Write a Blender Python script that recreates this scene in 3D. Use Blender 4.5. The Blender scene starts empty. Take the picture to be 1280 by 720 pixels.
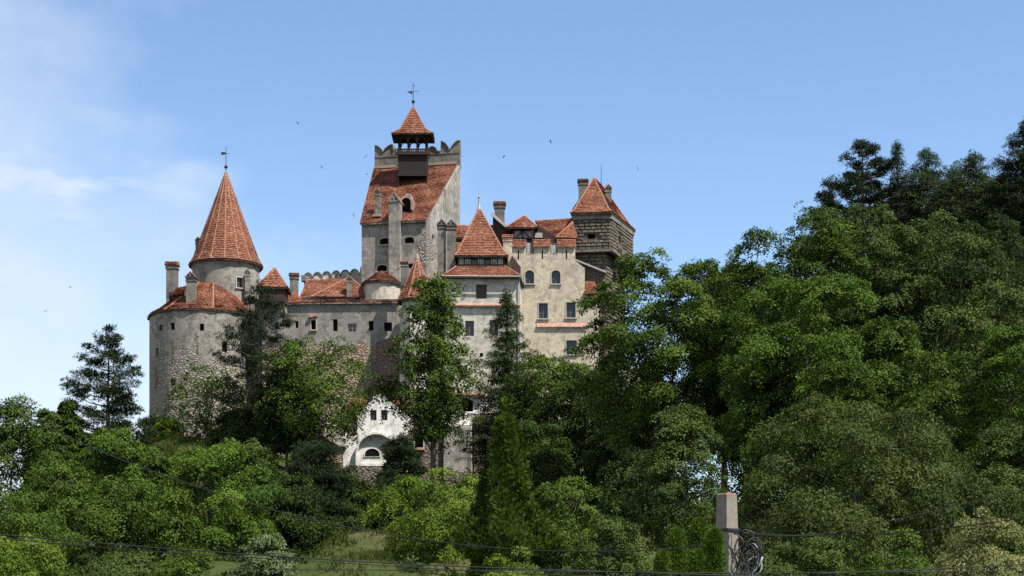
import bpy, bmesh, math, random
import numpy as np
from mathutils import Vector
R = math.radians
scene = bpy.context.scene
COL = scene.collection

# ---------------------------------------------------------------- camera
F, EYE, HOR = 2000.0, 1.7, 780.0       # focal length in photo pixels, eye height, horizon row
cam_d = bpy.data.cameras.new("Camera")
cam = bpy.data.objects.new("Camera", cam_d)
COL.objects.link(cam)
cam.location = (0, 0, EYE)
cam.rotation_euler = (R(90), 0, 0)
cam_d.sensor_width = 36
cam_d.lens = F / 1280 * 36
cam_d.shift_y = (HOR - 360) / 1280
cam_d.clip_end = 20000
scene.camera = cam

# ---------------------------------------------------------------- sun and sky
SUN_AZ, SUN_EL = 55.0, 57.0            # degrees right of "straight behind the camera", elevation
sv = Vector((math.sin(R(SUN_AZ)) * math.cos(R(SUN_EL)), -math.cos(R(SUN_AZ)) * math.cos(R(SUN_EL)), math.sin(R(SUN_EL))))
sun_d = bpy.data.lights.new("Sun", "SUN")
sun_d.energy = 5.0
sun_d.angle = R(0.53)
sun_d.color = (1.0, 0.95, 0.86)
sun = bpy.data.objects.new("Sun", sun_d)
COL.objects.link(sun)
sun.rotation_euler = (-sv).to_track_quat("-Z", "Y").to_euler()
sun.location = (60, -60, 120)

world = bpy.data.worlds.new("World")
scene.world = world
world.use_nodes = True
wn, wl = world.node_tree.nodes, world.node_tree.links
wn.clear()
def WN(t, **k):
    n = wn.new(t)
    for a, v in k.items():
        setattr(n, a, v)
    return n
def WM(op, a, b=None, clamp=False):
    n = WN("ShaderNodeMath", operation=op, use_clamp=clamp)
    for i, v in enumerate((a, b)):
        if v is None:
            continue
        if isinstance(v, (int, float)):
            n.inputs[i].default_value = v
        else:
            wl.new(v, n.inputs[i])
    return n.outputs[0]
sky = WN("ShaderNodeTexSky", sky_type="NISHITA", sun_disc=False)
sky.sun_elevation = R(SUN_EL)
sky.sun_rotation = R(180 - SUN_AZ)
sky.altitude = 700
sky.air_density = 1.0
sky.dust_density = 0.6
sky.ozone_density = 1.6
tc = WN("ShaderNodeTexCoord")
sep = WN("ShaderNodeSeparateXYZ")
wl.new(tc.outputs["Generated"], sep.inputs[0])
dx, dy, dz = sep.outputs
az = WM("ARCTAN2", dx, dy)
mp = WN("ShaderNodeMapping")
wl.new(tc.outputs["Generated"], mp.inputs[0])
mp.inputs["Scale"].default_value = (1.0, 1.0, 1.5)
nz = WN("ShaderNodeTexNoise")
nz.inputs["Scale"].default_value = 7.0
nz.inputs["Detail"].default_value = 7.0
nz.inputs["Roughness"].default_value = 0.55
wl.new(mp.outputs[0], nz.inputs["Vector"])
# thin cloud bank low in the west (left), fading upward and to the right
bank = WM("MULTIPLY", WM("SUBTRACT", WM("MULTIPLY", az, -3.4), 0.12), 1.0)
bank = WM("ADD", bank, WM("MULTIPLY", WM("SUBTRACT", 0.240, dz), 6.0))
bank = WM("ADD", bank, WM("MULTIPLY", WM("SUBTRACT", nz.outputs["Fac"], 0.5), 2.6))
bank = WM("MULTIPLY", bank, 0.62, True)
bank = WM("MULTIPLY", bank, 0.85)
# a wisp or two of cirrus
mp2 = WN("ShaderNodeMapping")
wl.new(tc.outputs["Generated"], mp2.inputs[0])
mp2.inputs["Scale"].default_value = (16.0, 16.0, 46.0)
mp2.inputs["Location"].default_value = (2.35, 0.0, 0.9)
nz2 = WN("ShaderNodeTexNoise")
nz2.inputs["Scale"].default_value = 1.0
nz2.inputs["Detail"].default_value = 6.0
wl.new(mp2.outputs[0], nz2.inputs["Vector"])
win = WM("MULTIPLY", WM("SUBTRACT", 1.0, WM("MULTIPLY", WM("ABSOLUTE", WM("ADD", az, 0.27)), 9.0), True),
         WM("SUBTRACT", 1.0, WM("MULTIPLY", WM("ABSOLUTE", WM("SUBTRACT", dz, 0.262)), 26.0), True))
wisp = WM("MULTIPLY", WM("MULTIPLY", WM("SUBTRACT", nz2.outputs["Fac"], 0.47), 5.0, True), win)
cl = WM("ADD", bank, WM("MULTIPLY", wisp, 0.65), True)
hsv = WN("ShaderNodeHueSaturation")
hsv.inputs["Hue"].default_value = 0.500
hsv.inputs["Saturation"].default_value = 1.05
hsv.inputs["Value"].default_value = 1.08
wl.new(sky.outputs[0], hsv.inputs["Color"])
mx = WN("ShaderNodeMix", data_type="RGBA")
wl.new(cl, mx.inputs["Factor"])
wl.new(hsv.outputs[0], mx.inputs["A"])
mx.inputs["B"].default_value = (4.5, 4.9, 5.4, 1)
bg = WN("ShaderNodeBackground")
bg.inputs["Strength"].default_value = 0.1
wl.new(mx.outputs["Result"], bg.inputs["Color"])
wo = WN("ShaderNodeOutputWorld")
wl.new(bg.outputs[0], wo.inputs[0])

vs = scene.view_settings
vs.view_transform = "Standard"
vs.look = "None"
vs.exposure = 0.95
vs.gamma = 1.0
vs.use_curve_mapping = False
scene.render.engine = "CYCLES"
cy = scene.cycles
cy.max_bounces = 5
cy.diffuse_bounces = 2
cy.glossy_bounces = 2
cy.transmission_bounces = 3
cy.transparent_max_bounces = 8
cy.use_denoising = False
cy.sample_clamp_indirect = 4.0

# ---------------------------------------------------------------- helpers: photo pixels at a real depth -> metres
def at(px, py, Y):
    return Vector(((px - 640) / F * Y, Y, EYE + (HOR - py) / F * Y))
def X(px, Y):
    return (px - 640) / F * Y
def Z(py, Y):
    return EYE + (HOR - py) / F * Y
def on_plane(px, py, A, B):
    d = Vector(((px - 640) / F, 1, (HOR - py) / F))
    n = Vector((B[1] - A[1], -(B[0] - A[0]), 0)).normalized()
    s = (Vector((A[0], A[1], 0)) - Vector((0, 0, 0))).dot(n) / d.dot(n)
    return Vector((0, 0, EYE)) + d * s
def on_cyl(px, py, c, r):
    d = Vector(((px - 640) / F, 1, (HOR - py) / F))
    a = d.x * d.x + 1
    b = -2 * (d.x * c[0] + c[1])
    cc = c[0] ** 2 + c[1] ** 2 - r * r
    s = (-b - math.sqrt(max(0, b * b - 4 * a * cc))) / (2 * a)
    return Vector((0, 0, EYE)) + d * s

# ---------------------------------------------------------------- materials
MATS = {}
class NT:
    def __init__(self, name):
        self.m = bpy.data.materials.new(name)
        self.m.use_nodes = True
        self.n, self.l = self.m.node_tree.nodes, self.m.node_tree.links
        self.n.clear()
        self.out = self.n.new("ShaderNodeOutputMaterial")
        MATS[name] = self.m
    def N(self, t, ins=None, **k):
        n = self.n.new(t)
        for a, v in k.items():
            setattr(n, a, v)
        for a, v in (ins or {}).items():
            if hasattr(v, "is_output"):
                self.l.new(v, n.inputs[a])
            else:
                n.inputs[a].default_value = v
        return n
    def math(self, op, a, b=0.0, clamp=False):
        return self.N("ShaderNodeMath", {0: a, 1: b}, operation=op, use_clamp=clamp).outputs[0]
    def mix(self, f, a, b, blend="MIX"):
        return self.N("ShaderNodeMix", {"Factor": f, "A": a if hasattr(a, "is_output") else (*a, 1), "B": b if hasattr(b, "is_output") else (*b, 1)}, data_type="RGBA", blend_type=blend).outputs["Result"]
    def ramp(self, f, lo, hi):
        return self.N("ShaderNodeMapRange", {"Value": f, "From Min": lo, "From Max": hi}, clamp=True).outputs[0]
    def noise(self, vec, scale, detail=4, rough=0.55):
        return self.N("ShaderNodeTexNoise", {"Vector": vec, "Scale": scale, "Detail": detail, "Roughness": rough}).outputs["Fac"]
    def pos(self, scale=None):
        p = self.N("ShaderNodeTexCoord").outputs["Object"]
        if scale:
            p = self.N("ShaderNodeMapping", {"Vector": p, "Scale": scale}).outputs[0]
        return p
    def finish(self, col, rough=0.85, height=None, bump=0.3, dist=0.1, spec=0.3):
        b = self.N("ShaderNodeBsdfPrincipled", {"Roughness": rough, "Specular IOR Level": spec})
        if hasattr(col, "is_output"):
            self.l.new(col, b.inputs["Base Color"])
        else:
            b.inputs["Base Color"].default_value = (*col, 1)
        if height is not None:
            bp = self.N("ShaderNodeBump", {"Height": height, "Strength": bump, "Distance": dist})
            self.l.new(bp.outputs[0], b.inputs["Normal"])
        self.l.new(b.outputs[0], self.out.inputs[0])
        return self.m

def plaster(name, light, dark, rub=None, rub_lo=None, rub_hi=None, stain=0.5, patch=0.0):
    """weathered lime plaster; below rub_lo..rub_hi (world height) it has fallen off to bare rubble stone"""
    t = NT(name)
    p = t.pos()
    big = t.noise(p, 0.28, 5, 0.6)
    mid = t.noise(p, 1.1, 5, 0.65)
    fine = t.noise(p, 6.0, 3, 0.6)
    streak = t.noise(t.pos((1.6, 1.6, 0.12)), 1.0, 4, 0.6)
    c = t.mix(t.ramp(big, 0.35, 0.68), dark, light)
    c = t.mix(t.math("MULTIPLY", t.ramp(mid, 0.46, 0.72), 0.75), c, tuple(x * 0.62 for x in dark))
    c = t.mix(t.math("MULTIPLY", t.ramp(streak, 0.52, 0.78), stain), c, tuple(x * 0.45 for x in dark))
    c = t.mix(t.math("MULTIPLY", t.ramp(fine, 0.35, 0.7), 0.18), c, tuple(min(.85, x * 1.25) for x in light))
    run = t.noise(t.pos((4.5, 4.5, 0.22)), 1.0, 3, 0.6)
    c = t.mix(t.math("MULTIPLY", t.ramp(run, 0.58, 0.70), 0.45), c, tuple(x * 0.5 for x in dark))
    wv0 = t.N("ShaderNodeVectorMath", {0: p, 1: t.N("ShaderNodeVectorMath", {0: t.N("ShaderNodeTexNoise", {"Vector": p, "Scale": 1.2, "Detail": 4.0}).outputs["Color"], 1: (1.6, 1.6, 1.6)}, operation="MULTIPLY").outputs[0]}, operation="ADD").outputs[0]
    ck = t.N("ShaderNodeTexVoronoi", {"Vector": wv0, "Scale": 0.22, "Randomness": 1.0}, feature="DISTANCE_TO_EDGE").outputs["Distance"]
    c = t.mix(t.math("MULTIPLY", t.ramp(ck, 0.012, 0.004), t.math("MULTIPLY", t.ramp(big, 0.45, 0.6), 0.8)), c, tuple(x * 0.3 for x in dark))
    wash = t.noise(p, 0.55, 8, 0.7)
    c = t.mix(t.math("MULTIPLY", t.ramp(wash, 0.48, 0.60), 0.35 + 0.55 * stain), c, tuple(x * 0.6 for x in dark))
    c = t.mix(t.math("MULTIPLY", t.ramp(t.noise(p, 1.9, 6, 0.7), 0.55, 0.66), 0.5), c, tuple(min(.85, x * 1.18) for x in light))
    h = t.math("ADD", t.math("MULTIPLY", mid, 0.5), t.math("MULTIPLY", fine, 0.25))
    if rub:
        gz = t.N("ShaderNodeSeparateXYZ", {0: t.N("ShaderNodeNewGeometry").outputs["Position"]}).outputs[2]
        m = t.ramp(gz, rub_hi, rub_lo)
        mk = t.math("ADD", t.math("MULTIPLY", m, 1.3), t.math("SUBTRACT", t.math("MULTIPLY", t.noise(p, 0.3, 7, 0.66), 2.0), 1.0 + 0.62 - patch))
        mk = t.ramp(t.math("MULTIPLY", mk, 1.0), -0.02, 0.06)
        wv = t.N("ShaderNodeMapping", {"Vector": p, "Scale": (1, 1, 1.6)}).outputs[0]
        vo = t.N("ShaderNodeTexVoronoi", {"Vector": wv, "Scale": 2.1, "Randomness": 1.0})
        ve = t.N("ShaderNodeTexVoronoi", {"Vector": wv, "Scale": 2.1, "Randomness": 1.0}, feature="DISTANCE_TO_EDGE")
        cv = t.N("ShaderNodeSeparateColor", {0: vo.outputs["Color"]})
        sc = t.mix(cv.outputs[0], tuple(x * 1.05 for x in rub), tuple(x * 1.5 for x in rub))
        sc = t.mix(t.math("MULTIPLY", t.ramp(cv.outputs[1], 0.92, 0.95), 0.45), sc, (0.22, 0.10, 0.065))
        sc = t.mix(t.ramp(ve.outputs["Distance"], 0.12, 0.02), sc, tuple(x * 0.68 for x in rub))
        c = t.mix(mk, c, sc)
        h = t.math("ADD", h, t.math("MULTIPLY", mk, t.math("SUBTRACT", t.math("MULTIPLY", t.ramp(ve.outputs["Distance"], 0.0, 0.25), 1.6), 1.2)))
    return t.finish(c, 0.92, h, 0.7, 0.12, 0.15)

plaster("plaster_bastion", (0.33, 0.300, 0.250), (0.165, 0.150, 0.128), (0.20, 0.18, 0.15), 28.0, 39.0, 0.85, 0.12)
plaster("plaster_curtain", (0.28, 0.262, 0.225), (0.18, 0.17, 0.15), (0.22, 0.17, 0.12), 33.5, 37.5, 0.5, 0.06)
plaster("plaster_keep", (0.34, 0.31, 0.26), (0.19, 0.175, 0.153), (0.21, 0.18, 0.14), 38.0, 44.0, 0.8, -0.12)
plaster("plaster_gatehouse", (0.52, 0.48, 0.39), (0.35, 0.325, 0.27), (0.22, 0.18, 0.13), 21.0, 26.0, 0.35, 0.0)
plaster("plaster_palace", (0.53, 0.46, 0.34), (0.36, 0.315, 0.24), (0.25, 0.2, 0.14), 24.0, 28.0, 0.45, 0.0)
plaster("plaster_drum", (0.28, 0.255, 0.215), (0.17, 0.158, 0.14), None, stain=0.7)
plaster("plaster_white", (0.78, 0.76, 0.71), (0.62, 0.60, 0.55), (0.3, 0.27, 0.22), 16.0, 20.5, 0.55, 0.0)
plaster("plaster_grey", (0.22, 0.20, 0.17), (0.125, 0.115, 0.10), None, stain=0.6)
plaster("plaster_streaked", (0.62, 0.58, 0.52), (0.24, 0.22, 0.19), (0.14, 0.12, 0.10), 16.0, 22.0, 0.95, 0.12)
plaster("rubble_wall", (0.18, 0.16, 0.13), (0.13, 0.115, 0.09), (0.13, 0.115, 0.09), 60.0, 80.0, 0.4, 0.3)
plaster("rubble_brick", (0.24, 0.17, 0.13), (0.15, 0.11, 0.085), (0.145, 0.10, 0.078), 60.0, 80.0, 0.5, 0.3)

plaster("rubble_pale", (0.30, 0.27, 0.22), (0.2, 0.18, 0.15), (0.20, 0.182, 0.152), 60.0, 80.0, 0.4, 0.3)
t = NT("block_stone")
p = t.pos()
att = t.N("ShaderNodeAttribute", attribute_name="tint").outputs["Fac"]
c = t.mix(att, (0.092, 0.076, 0.058), (0.195, 0.163, 0.123))
c = t.mix(t.math("MULTIPLY", t.ramp(t.noise(p, 3.0, 5, .7), .45, .75), .5), c, (0.06, 0.055, 0.05))
t.finish(c, 0.9, t.noise(p, 5.0, 5, .7), 0.8, 0.12, 0.15)

t = NT("roof_tile")
p = t.pos()
att = t.N("ShaderNodeAttribute", attribute_name="tint").outputs["Fac"]
cr = t.N("ShaderNodeValToRGB", {0: att})
e = cr.color_ramp.elements
e[0].position, e[0].color = 0.0, (0.085, 0.032, 0.022, 1)
e[1].position, e[1].color = 1.0, (0.31, 0.170, 0.110, 1)
for ps, cc in ((0.22, (0.122, 0.046, 0.028, 1)), (0.55, (0.195, 0.072, 0.040, 1)), (0.82, (0.245, 0.102, 0.060, 1))):
    x = e.new(ps)
    x.color = cc
c = t.mix(t.math("MULTIPLY", t.ramp(t.noise(p, 0.7, 7, .7), .46, .70), .32), cr.outputs[0], (0.10, 0.050, 0.036))
c = t.mix(t.math("MULTIPLY", t.ramp(t.noise(p, 2.4, 4, .7), .58, .72), .35), c, (0.30, 0.21, 0.15))
t.finish(c, 0.85, t.noise(p, 9, 3), 0.4, 0.03, 0.2)

t = NT("mortar")
t.finish(t.mix(t.noise(t.pos(), 2.5, 4), (0.19, 0.14, 0.11), (0.34, 0.28, 0.23)), 0.9)
t = NT("terracotta")
t.finish(t.mix(t.noise(t.pos(), 1.7, 4), (0.20, 0.070, 0.042), (0.32, 0.13, 0.08)), 0.85)
t = NT("coping_tile")
t.finish(t.mix(t.ramp(t.noise(t.pos(), 3.0, 5, .7), .35, .65), (0.26, 0.12, 0.085), (0.44, 0.25, 0.185)), 0.85, t.noise(t.pos(), 6, 3), .5, .05)
t = NT("dark_wood")
t.finish(t.mix(t.noise(t.pos((3, 3, .5)), 2.0, 4), (0.022, 0.013, 0.010), (0.05, 0.028, 0.02)), 0.75)
t = NT("belfry_wood")
t.finish(t.mix(t.noise(t.pos((5, 5, .4)), 2.0, 4), (0.008, 0.005, 0.0045), (0.020, 0.010, 0.008)), 0.7)
t = NT("black_iron")
t.finish((0.02, 0.02, 0.022), 0.5)
t = NT("zinc")
t.finish(t.mix(t.noise(t.pos(), 3, 3), (0.22, 0.22, 0.22), (0.36, 0.36, 0.36)), 0.6)
t = NT("frame_wood")
t.finish((0.12, 0.105, 0.09), 0.6)
t = NT("frame_white")
t.finish((0.6, 0.6, 0.58), 0.6)
t = NT("shutter_wood")
t.finish(t.mix(t.noise(t.pos((6, 6, 1)), 3, 3), (0.045, 0.028, 0.024), (0.085, 0.055, 0.045)), 0.7)
t = NT("glass")
t.finish(t.mix(t.noise(t.pos(), 1.2, 2), (0.008, 0.010, 0.014), (0.03, 0.034, 0.042)), 0.12, spec=0.5)
t = NT("dark_void")
t.finish((0.012, 0.010, 0.010), 0.95, spec=0.0)
t = NT("panel_white")
t.finish(t.mix(t.noise(t.pos(), 2.0, 4), (0.24, 0.235, 0.22), (0.38, 0.37, 0.35)), 0.8)
t = NT("surround")
t.finish(t.mix(t.noise(t.pos(), 2.0, 4), (0.30, 0.27, 0.21), (0.42, 0.38, 0.31)), 0.9)
t = NT("concrete")
p = t.pos()
c = t.mix(t.ramp(t.noise(p, 9, 6, .7), .3, .7), (0.125, 0.11, 0.088), (0.235, 0.21, 0.17))
c = t.mix(t.math("MULTIPLY", t.ramp(t.noise(t.pos((14, 14, 1.2)), 1, 4), .5, .7), .45), c, (0.15, 0.13, 0.11))
gz = t.N("ShaderNodeSeparateXYZ", {0: t.N("ShaderNodeNewGeometry").outputs["Position"]}).outputs[2]
lich = t.ramp(t.math("ADD", t.math("MULTIPLY", t.ramp(gz, Z(640, 23), Z(615, 23)), .34), t.noise(p, 14, 4, .6)), .80, .88)
c = t.mix(lich, c, (0.22, 0.075, 0.03))
t.finish(c, 0.9, t.noise(p, 40, 4), .4, .01)
t = NT("cable_black")
t.finish((0.012, 0.012, 0.014), 0.5)
t = NT("cable_grey")
t.finish((0.22, 0.24, 0.26), 0.45)
t = NT("bird_dark")
t.finish((0.03, 0.028, 0.03), 0.8)
t = NT("bark")
t.finish(t.mix(t.noise(t.pos((4, 4, .7)), 2.5, 5, .65), (0.035, 0.028, 0.022), (0.12, 0.10, 0.08)), 0.95, t.noise(t.pos((6, 6, 1)), 3, 4), .8, .08)
t = NT("bark_orange")
t.finish(t.mix(t.noise(t.pos((4, 4, .7)), 2.5, 5, .65), (0.14, 0.07, 0.04), (0.32, 0.17, 0.09)), 0.95)

t = NT("rock_and_turf")
p = t.pos()
g1 = t.mix(t.noise(p, 0.35, 6, .65), (0.022, 0.037, 0.009), (0.060, 0.075, 0.018))
g1 = t.mix(t.math("MULTIPLY", t.ramp(t.noise(p, 0.13, 4), .5, .7), .6), g1, (0.11, 0.09, 0.045))
rk = t.mix(t.ramp(t.noise(p, 0.9, 7, .7), .35, .65), (0.10, 0.09, 0.075), (0.33, 0.30, 0.25))
nz_ = t.N("ShaderNodeSeparateXYZ", {0: t.N("ShaderNodeNewGeometry").outputs["Normal"]}).outputs[2]
steep = t.ramp(t.math("ADD", nz_, t.math("MULTIPLY", t.math("SUBTRACT", t.noise(p, .5, 5, .6), .5), .7)), .70, .58)
t.finish(t.mix(steep, g1, rk), 0.95, t.noise(p, 1.5, 7, .65), 1.0, 0.35, 0.1)

def leaf_mat(name, a, b, trans=0.16, rough=0.6, spec=0.07):
    t = NT(name)
    att = t.N("ShaderNodeAttribute", attribute_name="tint").outputs["Fac"]
    oi = t.N("ShaderNodeObjectInfo").outputs["Random"]
    f = t.math("ADD", t.math("MULTIPLY", att, 0.85), t.math("MULTIPLY", oi, 0.15))
    c = t.mix(f, a, b)
    pb = t.N("ShaderNodeBsdfPrincipled", {"Base Color": c, "Roughness": rough, "Specular IOR Level": spec})
    tr = t.N("ShaderNodeBsdfTranslucent", {"Color": t.mix(0.5, c, (0.16, 0.22, 0.02), "ADD") if False else c})
    ms = t.N("ShaderNodeMixShader", {0: trans, 1: pb.outputs[0], 2: tr.outputs[0]})
    t.l.new(ms.outputs[0], t.out.inputs[0])
leaf_mat("leaf_mid", (0.014, 0.036, 0.005), (0.084, 0.132, 0.017))
leaf_mat("leaf_lush", (0.015, 0.042, 0.005), (0.084, 0.142, 0.015))
leaf_mat("leaf_bright", (0.052, 0.100, 0.011), (0.170, 0.228, 0.028), 0.28)
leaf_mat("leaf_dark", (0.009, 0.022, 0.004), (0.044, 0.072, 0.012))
leaf_mat("leaf_olive", (0.016, 0.036, 0.007), (0.086, 0.122, 0.026))
leaf_mat("leaf_pale", (0.045, 0.072, 0.026), (0.125, 0.165, 0.068))
leaf_mat("leaf_chestnut", (0.013, 0.028, 0.005), (0.074, 0.099, 0.019), 0.2, 0.6, 0.1)
leaf_mat("leaf_flower", (0.085, 0.115, 0.030), (0.26, 0.25, 0.10))
leaf_mat("needle_dark", (0.008, 0.017, 0.006), (0.030, 0.047, 0.016), 0.12)
leaf_mat("needle_green", (0.014, 0.030, 0.008), (0.048, 0.076, 0.020), 0.15)
leaf_mat("scale_green", (0.026, 0.065, 0.009), (0.120, 0.190, 0.022), 0.22)
leaf_mat("cypress_spray", (0.011, 0.030, 0.004), (0.088, 0.130, 0.014), 0.18)
leaf_mat("grass_blade", (0.030, 0.047, 0.010), (0.085, 0.100, 0.026), 0.3)

# ---------------------------------------------------------------- object helpers
ROOTS = []
def set_props(o, label=None, cat=None, group=None, kind=None):
    for k, v in (("label", label), ("category", cat), ("group", group), ("kind", kind)):
        if v:
            o[k] = v
def thing(name, label, cat, loc, group=None, rotz=0.0):
    o = bpy.data.objects.new(name, None)
    o.empty_display_size = 0.5
    COL.objects.link(o)
    o.location = loc
    o.rotation_euler = (0, 0, rotz)
    set_props(o, label, cat, group)
    return o
def base_of(o):
    v = Vector((0, 0, 0))
    while o is not None:
        v += Vector(o.location)
        o = o.parent
    return v
class MB:
    """collects world-space polygons of one part"""
    def __init__(self):
        self.v, self.f, self.mi, self.t = [], [], [], []
    def poly(self, pts, mi=0, tint=0.5):
        i = len(self.v)
        self.v += [tuple(p) for p in pts]
        self.t += [tint] * len(pts)
        self.f.append(tuple(range(i, i + len(pts))))
        self.mi.append(mi)
    def mesh(self, vs, fs, mi=0, tint=0.5):
        i = len(self.v)
        self.v += [tuple(p) for p in vs]
        self.t += [tint] * len(vs)
        self.f += [tuple(i + k for k in f) for f in fs]
        self.mi += [mi] * len(fs)
    def box(self, c, t, n, w, d, h, mi=0, tint=0.5):
        """centre-bottom c, tangent t (width), normal n (depth), height up"""
        t, n = Vector(t), Vector(n)
        up = Vector((0, 0, 1))
        vs = []
        for k in (0, 1):
            for a, b in ((-1, -1), (1, -1), (1, 1), (-1, 1)):
                vs.append(Vector(c) + t * (a * w / 2) + n * (b * d / 2) + up * (k * h))
        self.mesh(vs, [(0, 3, 2, 1), (4, 5, 6, 7), (0, 1, 5, 4), (1, 2, 6, 5), (2, 3, 7, 6), (3, 0, 4, 7)], mi, tint)
    def bar(self, a, b, w, d, side, mi=0):
        """square bar from a to b; side = direction of width w"""
        a, b, s = Vector(a), Vector(b), Vector(side).normalized()
        ax = (b - a).normalized()
        q = ax.cross(s).normalized()
        vs = [p + s * (i * w / 2) + q * (j * d / 2) for p in (a, b) for i, j in ((-1, -1), (1, -1), (1, 1), (-1, 1))]
        self.mesh(vs, [(0, 3, 2, 1), (4, 5, 6, 7), (0, 1, 5, 4), (1, 2, 6, 5), (2, 3, 7, 6), (3, 0, 4, 7)], mi)
    def tube(self, pts, radii, sides=6, mi=0, cap=True):
        pts = [Vector(p) for p in pts]
        i0 = len(self.v)
        ref = None
        for k, p in enumerate(pts):
            ax = (pts[min(k + 1, len(pts) - 1)] - pts[max(k - 1, 0)])
            ax = ax.normalized() if ax.length > 1e-9 else Vector((0, 0, 1))
            if ref is None:
                ref = ax.orthogonal().normalized()
            s = (ref - ax * ref.dot(ax))
            s = s.normalized() if s.length > 1e-6 else ax.orthogonal().normalized()
            ref = s
            q = ax.cross(s)
            r = radii[k] if hasattr(radii, "__len__") else radii
            for j in range(sides):
                a = 2 * math.pi * j / sides
                self.v.append(tuple(p + s * (r * math.cos(a)) + q * (r * math.sin(a))))
                self.t.append(0.5)
        for k in range(len(pts) - 1):
            for j in range(sides):
                a, b = i0 + k * sides + j, i0 + k * sides + (j + 1) % sides
                self.f.append((a, b, b + sides, a + sides))
                self.mi.append(mi)
        if cap:
            self.f.append(tuple(i0 + sides - 1 - j for j in range(sides)))
            self.f.append(tuple(i0 + (len(pts) - 1) * sides + j for j in range(sides)))
            self.mi += [mi, mi]
    def lathe(self, c, prof, n=12, mi=0):
        c = Vector(c)
        i0 = len(self.v)
        for r, z in prof:
            for j in range(n):
                a = 2 * math.pi * j / n
                self.v.append((c.x + r * math.cos(a), c.y + r * math.sin(a), c.z + z))
                self.t.append(0.5)
        for k in range(len(prof) - 1):
            for j in range(n):
                a, b = i0 + k * n + j, i0 + k * n + (j + 1) % n
                self.f.append((a, b, b + n, a + n))
                self.mi.append(mi)
    def build(self, name, mats, parent=None, smooth=False):
        off = base_of(parent) if parent is not None else Vector((0, 0, 0))
        me = bpy.data.meshes.new(name)
        me.from_pydata([(a - off.x, b - off.y, c - off.z) for a, b, c in self.v], [], self.f)
        for m in (mats if isinstance(mats, (list, tuple)) else [mats]):
            me.materials.append(MATS[m])
        me.polygons.foreach_set("material_index", self.mi)
        at_ = me.attributes.new("tint", "FLOAT", "POINT")
        at_.data.foreach_set("value", self.t)
        if smooth:
            me.polygons.foreach_set("use_smooth", [True] * len(me.polygons))
        me.update()
        o = bpy.data.objects.new(name, me)
        COL.objects.link(o)
        if parent is not None:
            o.parent = parent
        return o

def solid_prism(plan, z0, tops):
    n = len(plan)
    if not hasattr(tops, "__len__"):
        tops = [tops] * n
    vs = [(x, y, z0) for x, y in plan] + [(plan[i][0], plan[i][1], tops[i]) for i in range(n)]
    fs = [tuple(range(n - 1, -1, -1)), tuple(range(n, 2 * n))] + [(i, (i + 1) % n, n + (i + 1) % n, n + i) for i in range(n)]
    return vs, fs
def solid_outline(out, depth, t=(1, 0), o=(0, 0)):
    """outline of world points (front face) extruded backwards by depth along n"""
    n = len(out)
    b = Vector((-t[1], t[0], 0)).normalized() * depth
    vs = [tuple(p) for p in out] + [tuple(Vector(p) + b) for p in out]
    fs = [tuple(range(n)), tuple(range(2 * n - 1, n - 1, -1))] + [(i, n + i, n + (i + 1) % n, (i + 1) % n) for i in range(n)]
    return vs, fs

def arch_pts(w, h, kind):
    """outline of an opening, centred on x, z from 0 to h"""
    if kind == "arch":
        r = w / 2
        rise = min(r * 0.8, h * 0.45)
        pts = [(-r, 0), (r, 0), (r, h - rise)]
        for k in range(1, 8):
            a = math.pi * k / 8
            pts.append((r * math.cos(a), h - rise + rise * math.sin(a)))
        pts.append((-r, h - rise))
        return pts
    if kind == "fan":
        r = w / 2
        pts = [(-r, 0), (r, 0), (r, h * 0.25)]
        for k in range(1, 10):
            a = math.pi * k / 10
            pts.append((r * math.cos(a), h * 0.25 + h * 0.75 * math.sin(a)))
        pts.append((-r, h * 0.25))
        return pts
    return [(-w / 2, 0), (w / 2, 0), (w / 2, h), (-w / 2, h)]

def cut(me, cutters):
    """boolean difference, evaluated without operators"""
    a = bpy.data.objects.new("tmp_wall", me)
    COL.objects.link(a)
    cm = bpy.data.meshes.new("tmp_cut")
    vs, fs = [], []
    for v, f in cutters:
        i = len(vs)
        vs += v
        fs += [tuple(i + k for k in q) for q in f]
    cm.from_pydata([tuple(v) for v in vs], [], fs)
    b_ = bmesh.new()
    b_.from_mesh(cm)
    bmesh.ops.recalc_face_normals(b_, faces=b_.faces)
    b_.to_mesh(cm)
    b_.free()
    b = bpy.data.objects.new("tmp_cut", cm)
    COL.objects.link(b)
    m = a.modifiers.new("cut", "BOOLEAN")
    m.operation, m.object, m.solver = "DIFFERENCE", b, "EXACT"
    dg = bpy.context.evaluated_depsgraph_get()
    res = bpy.data.meshes.new_from_object(a.evaluated_get(dg))
    bpy.data.objects.remove(a)
    bpy.data.objects.remove(b)
    return res

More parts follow.
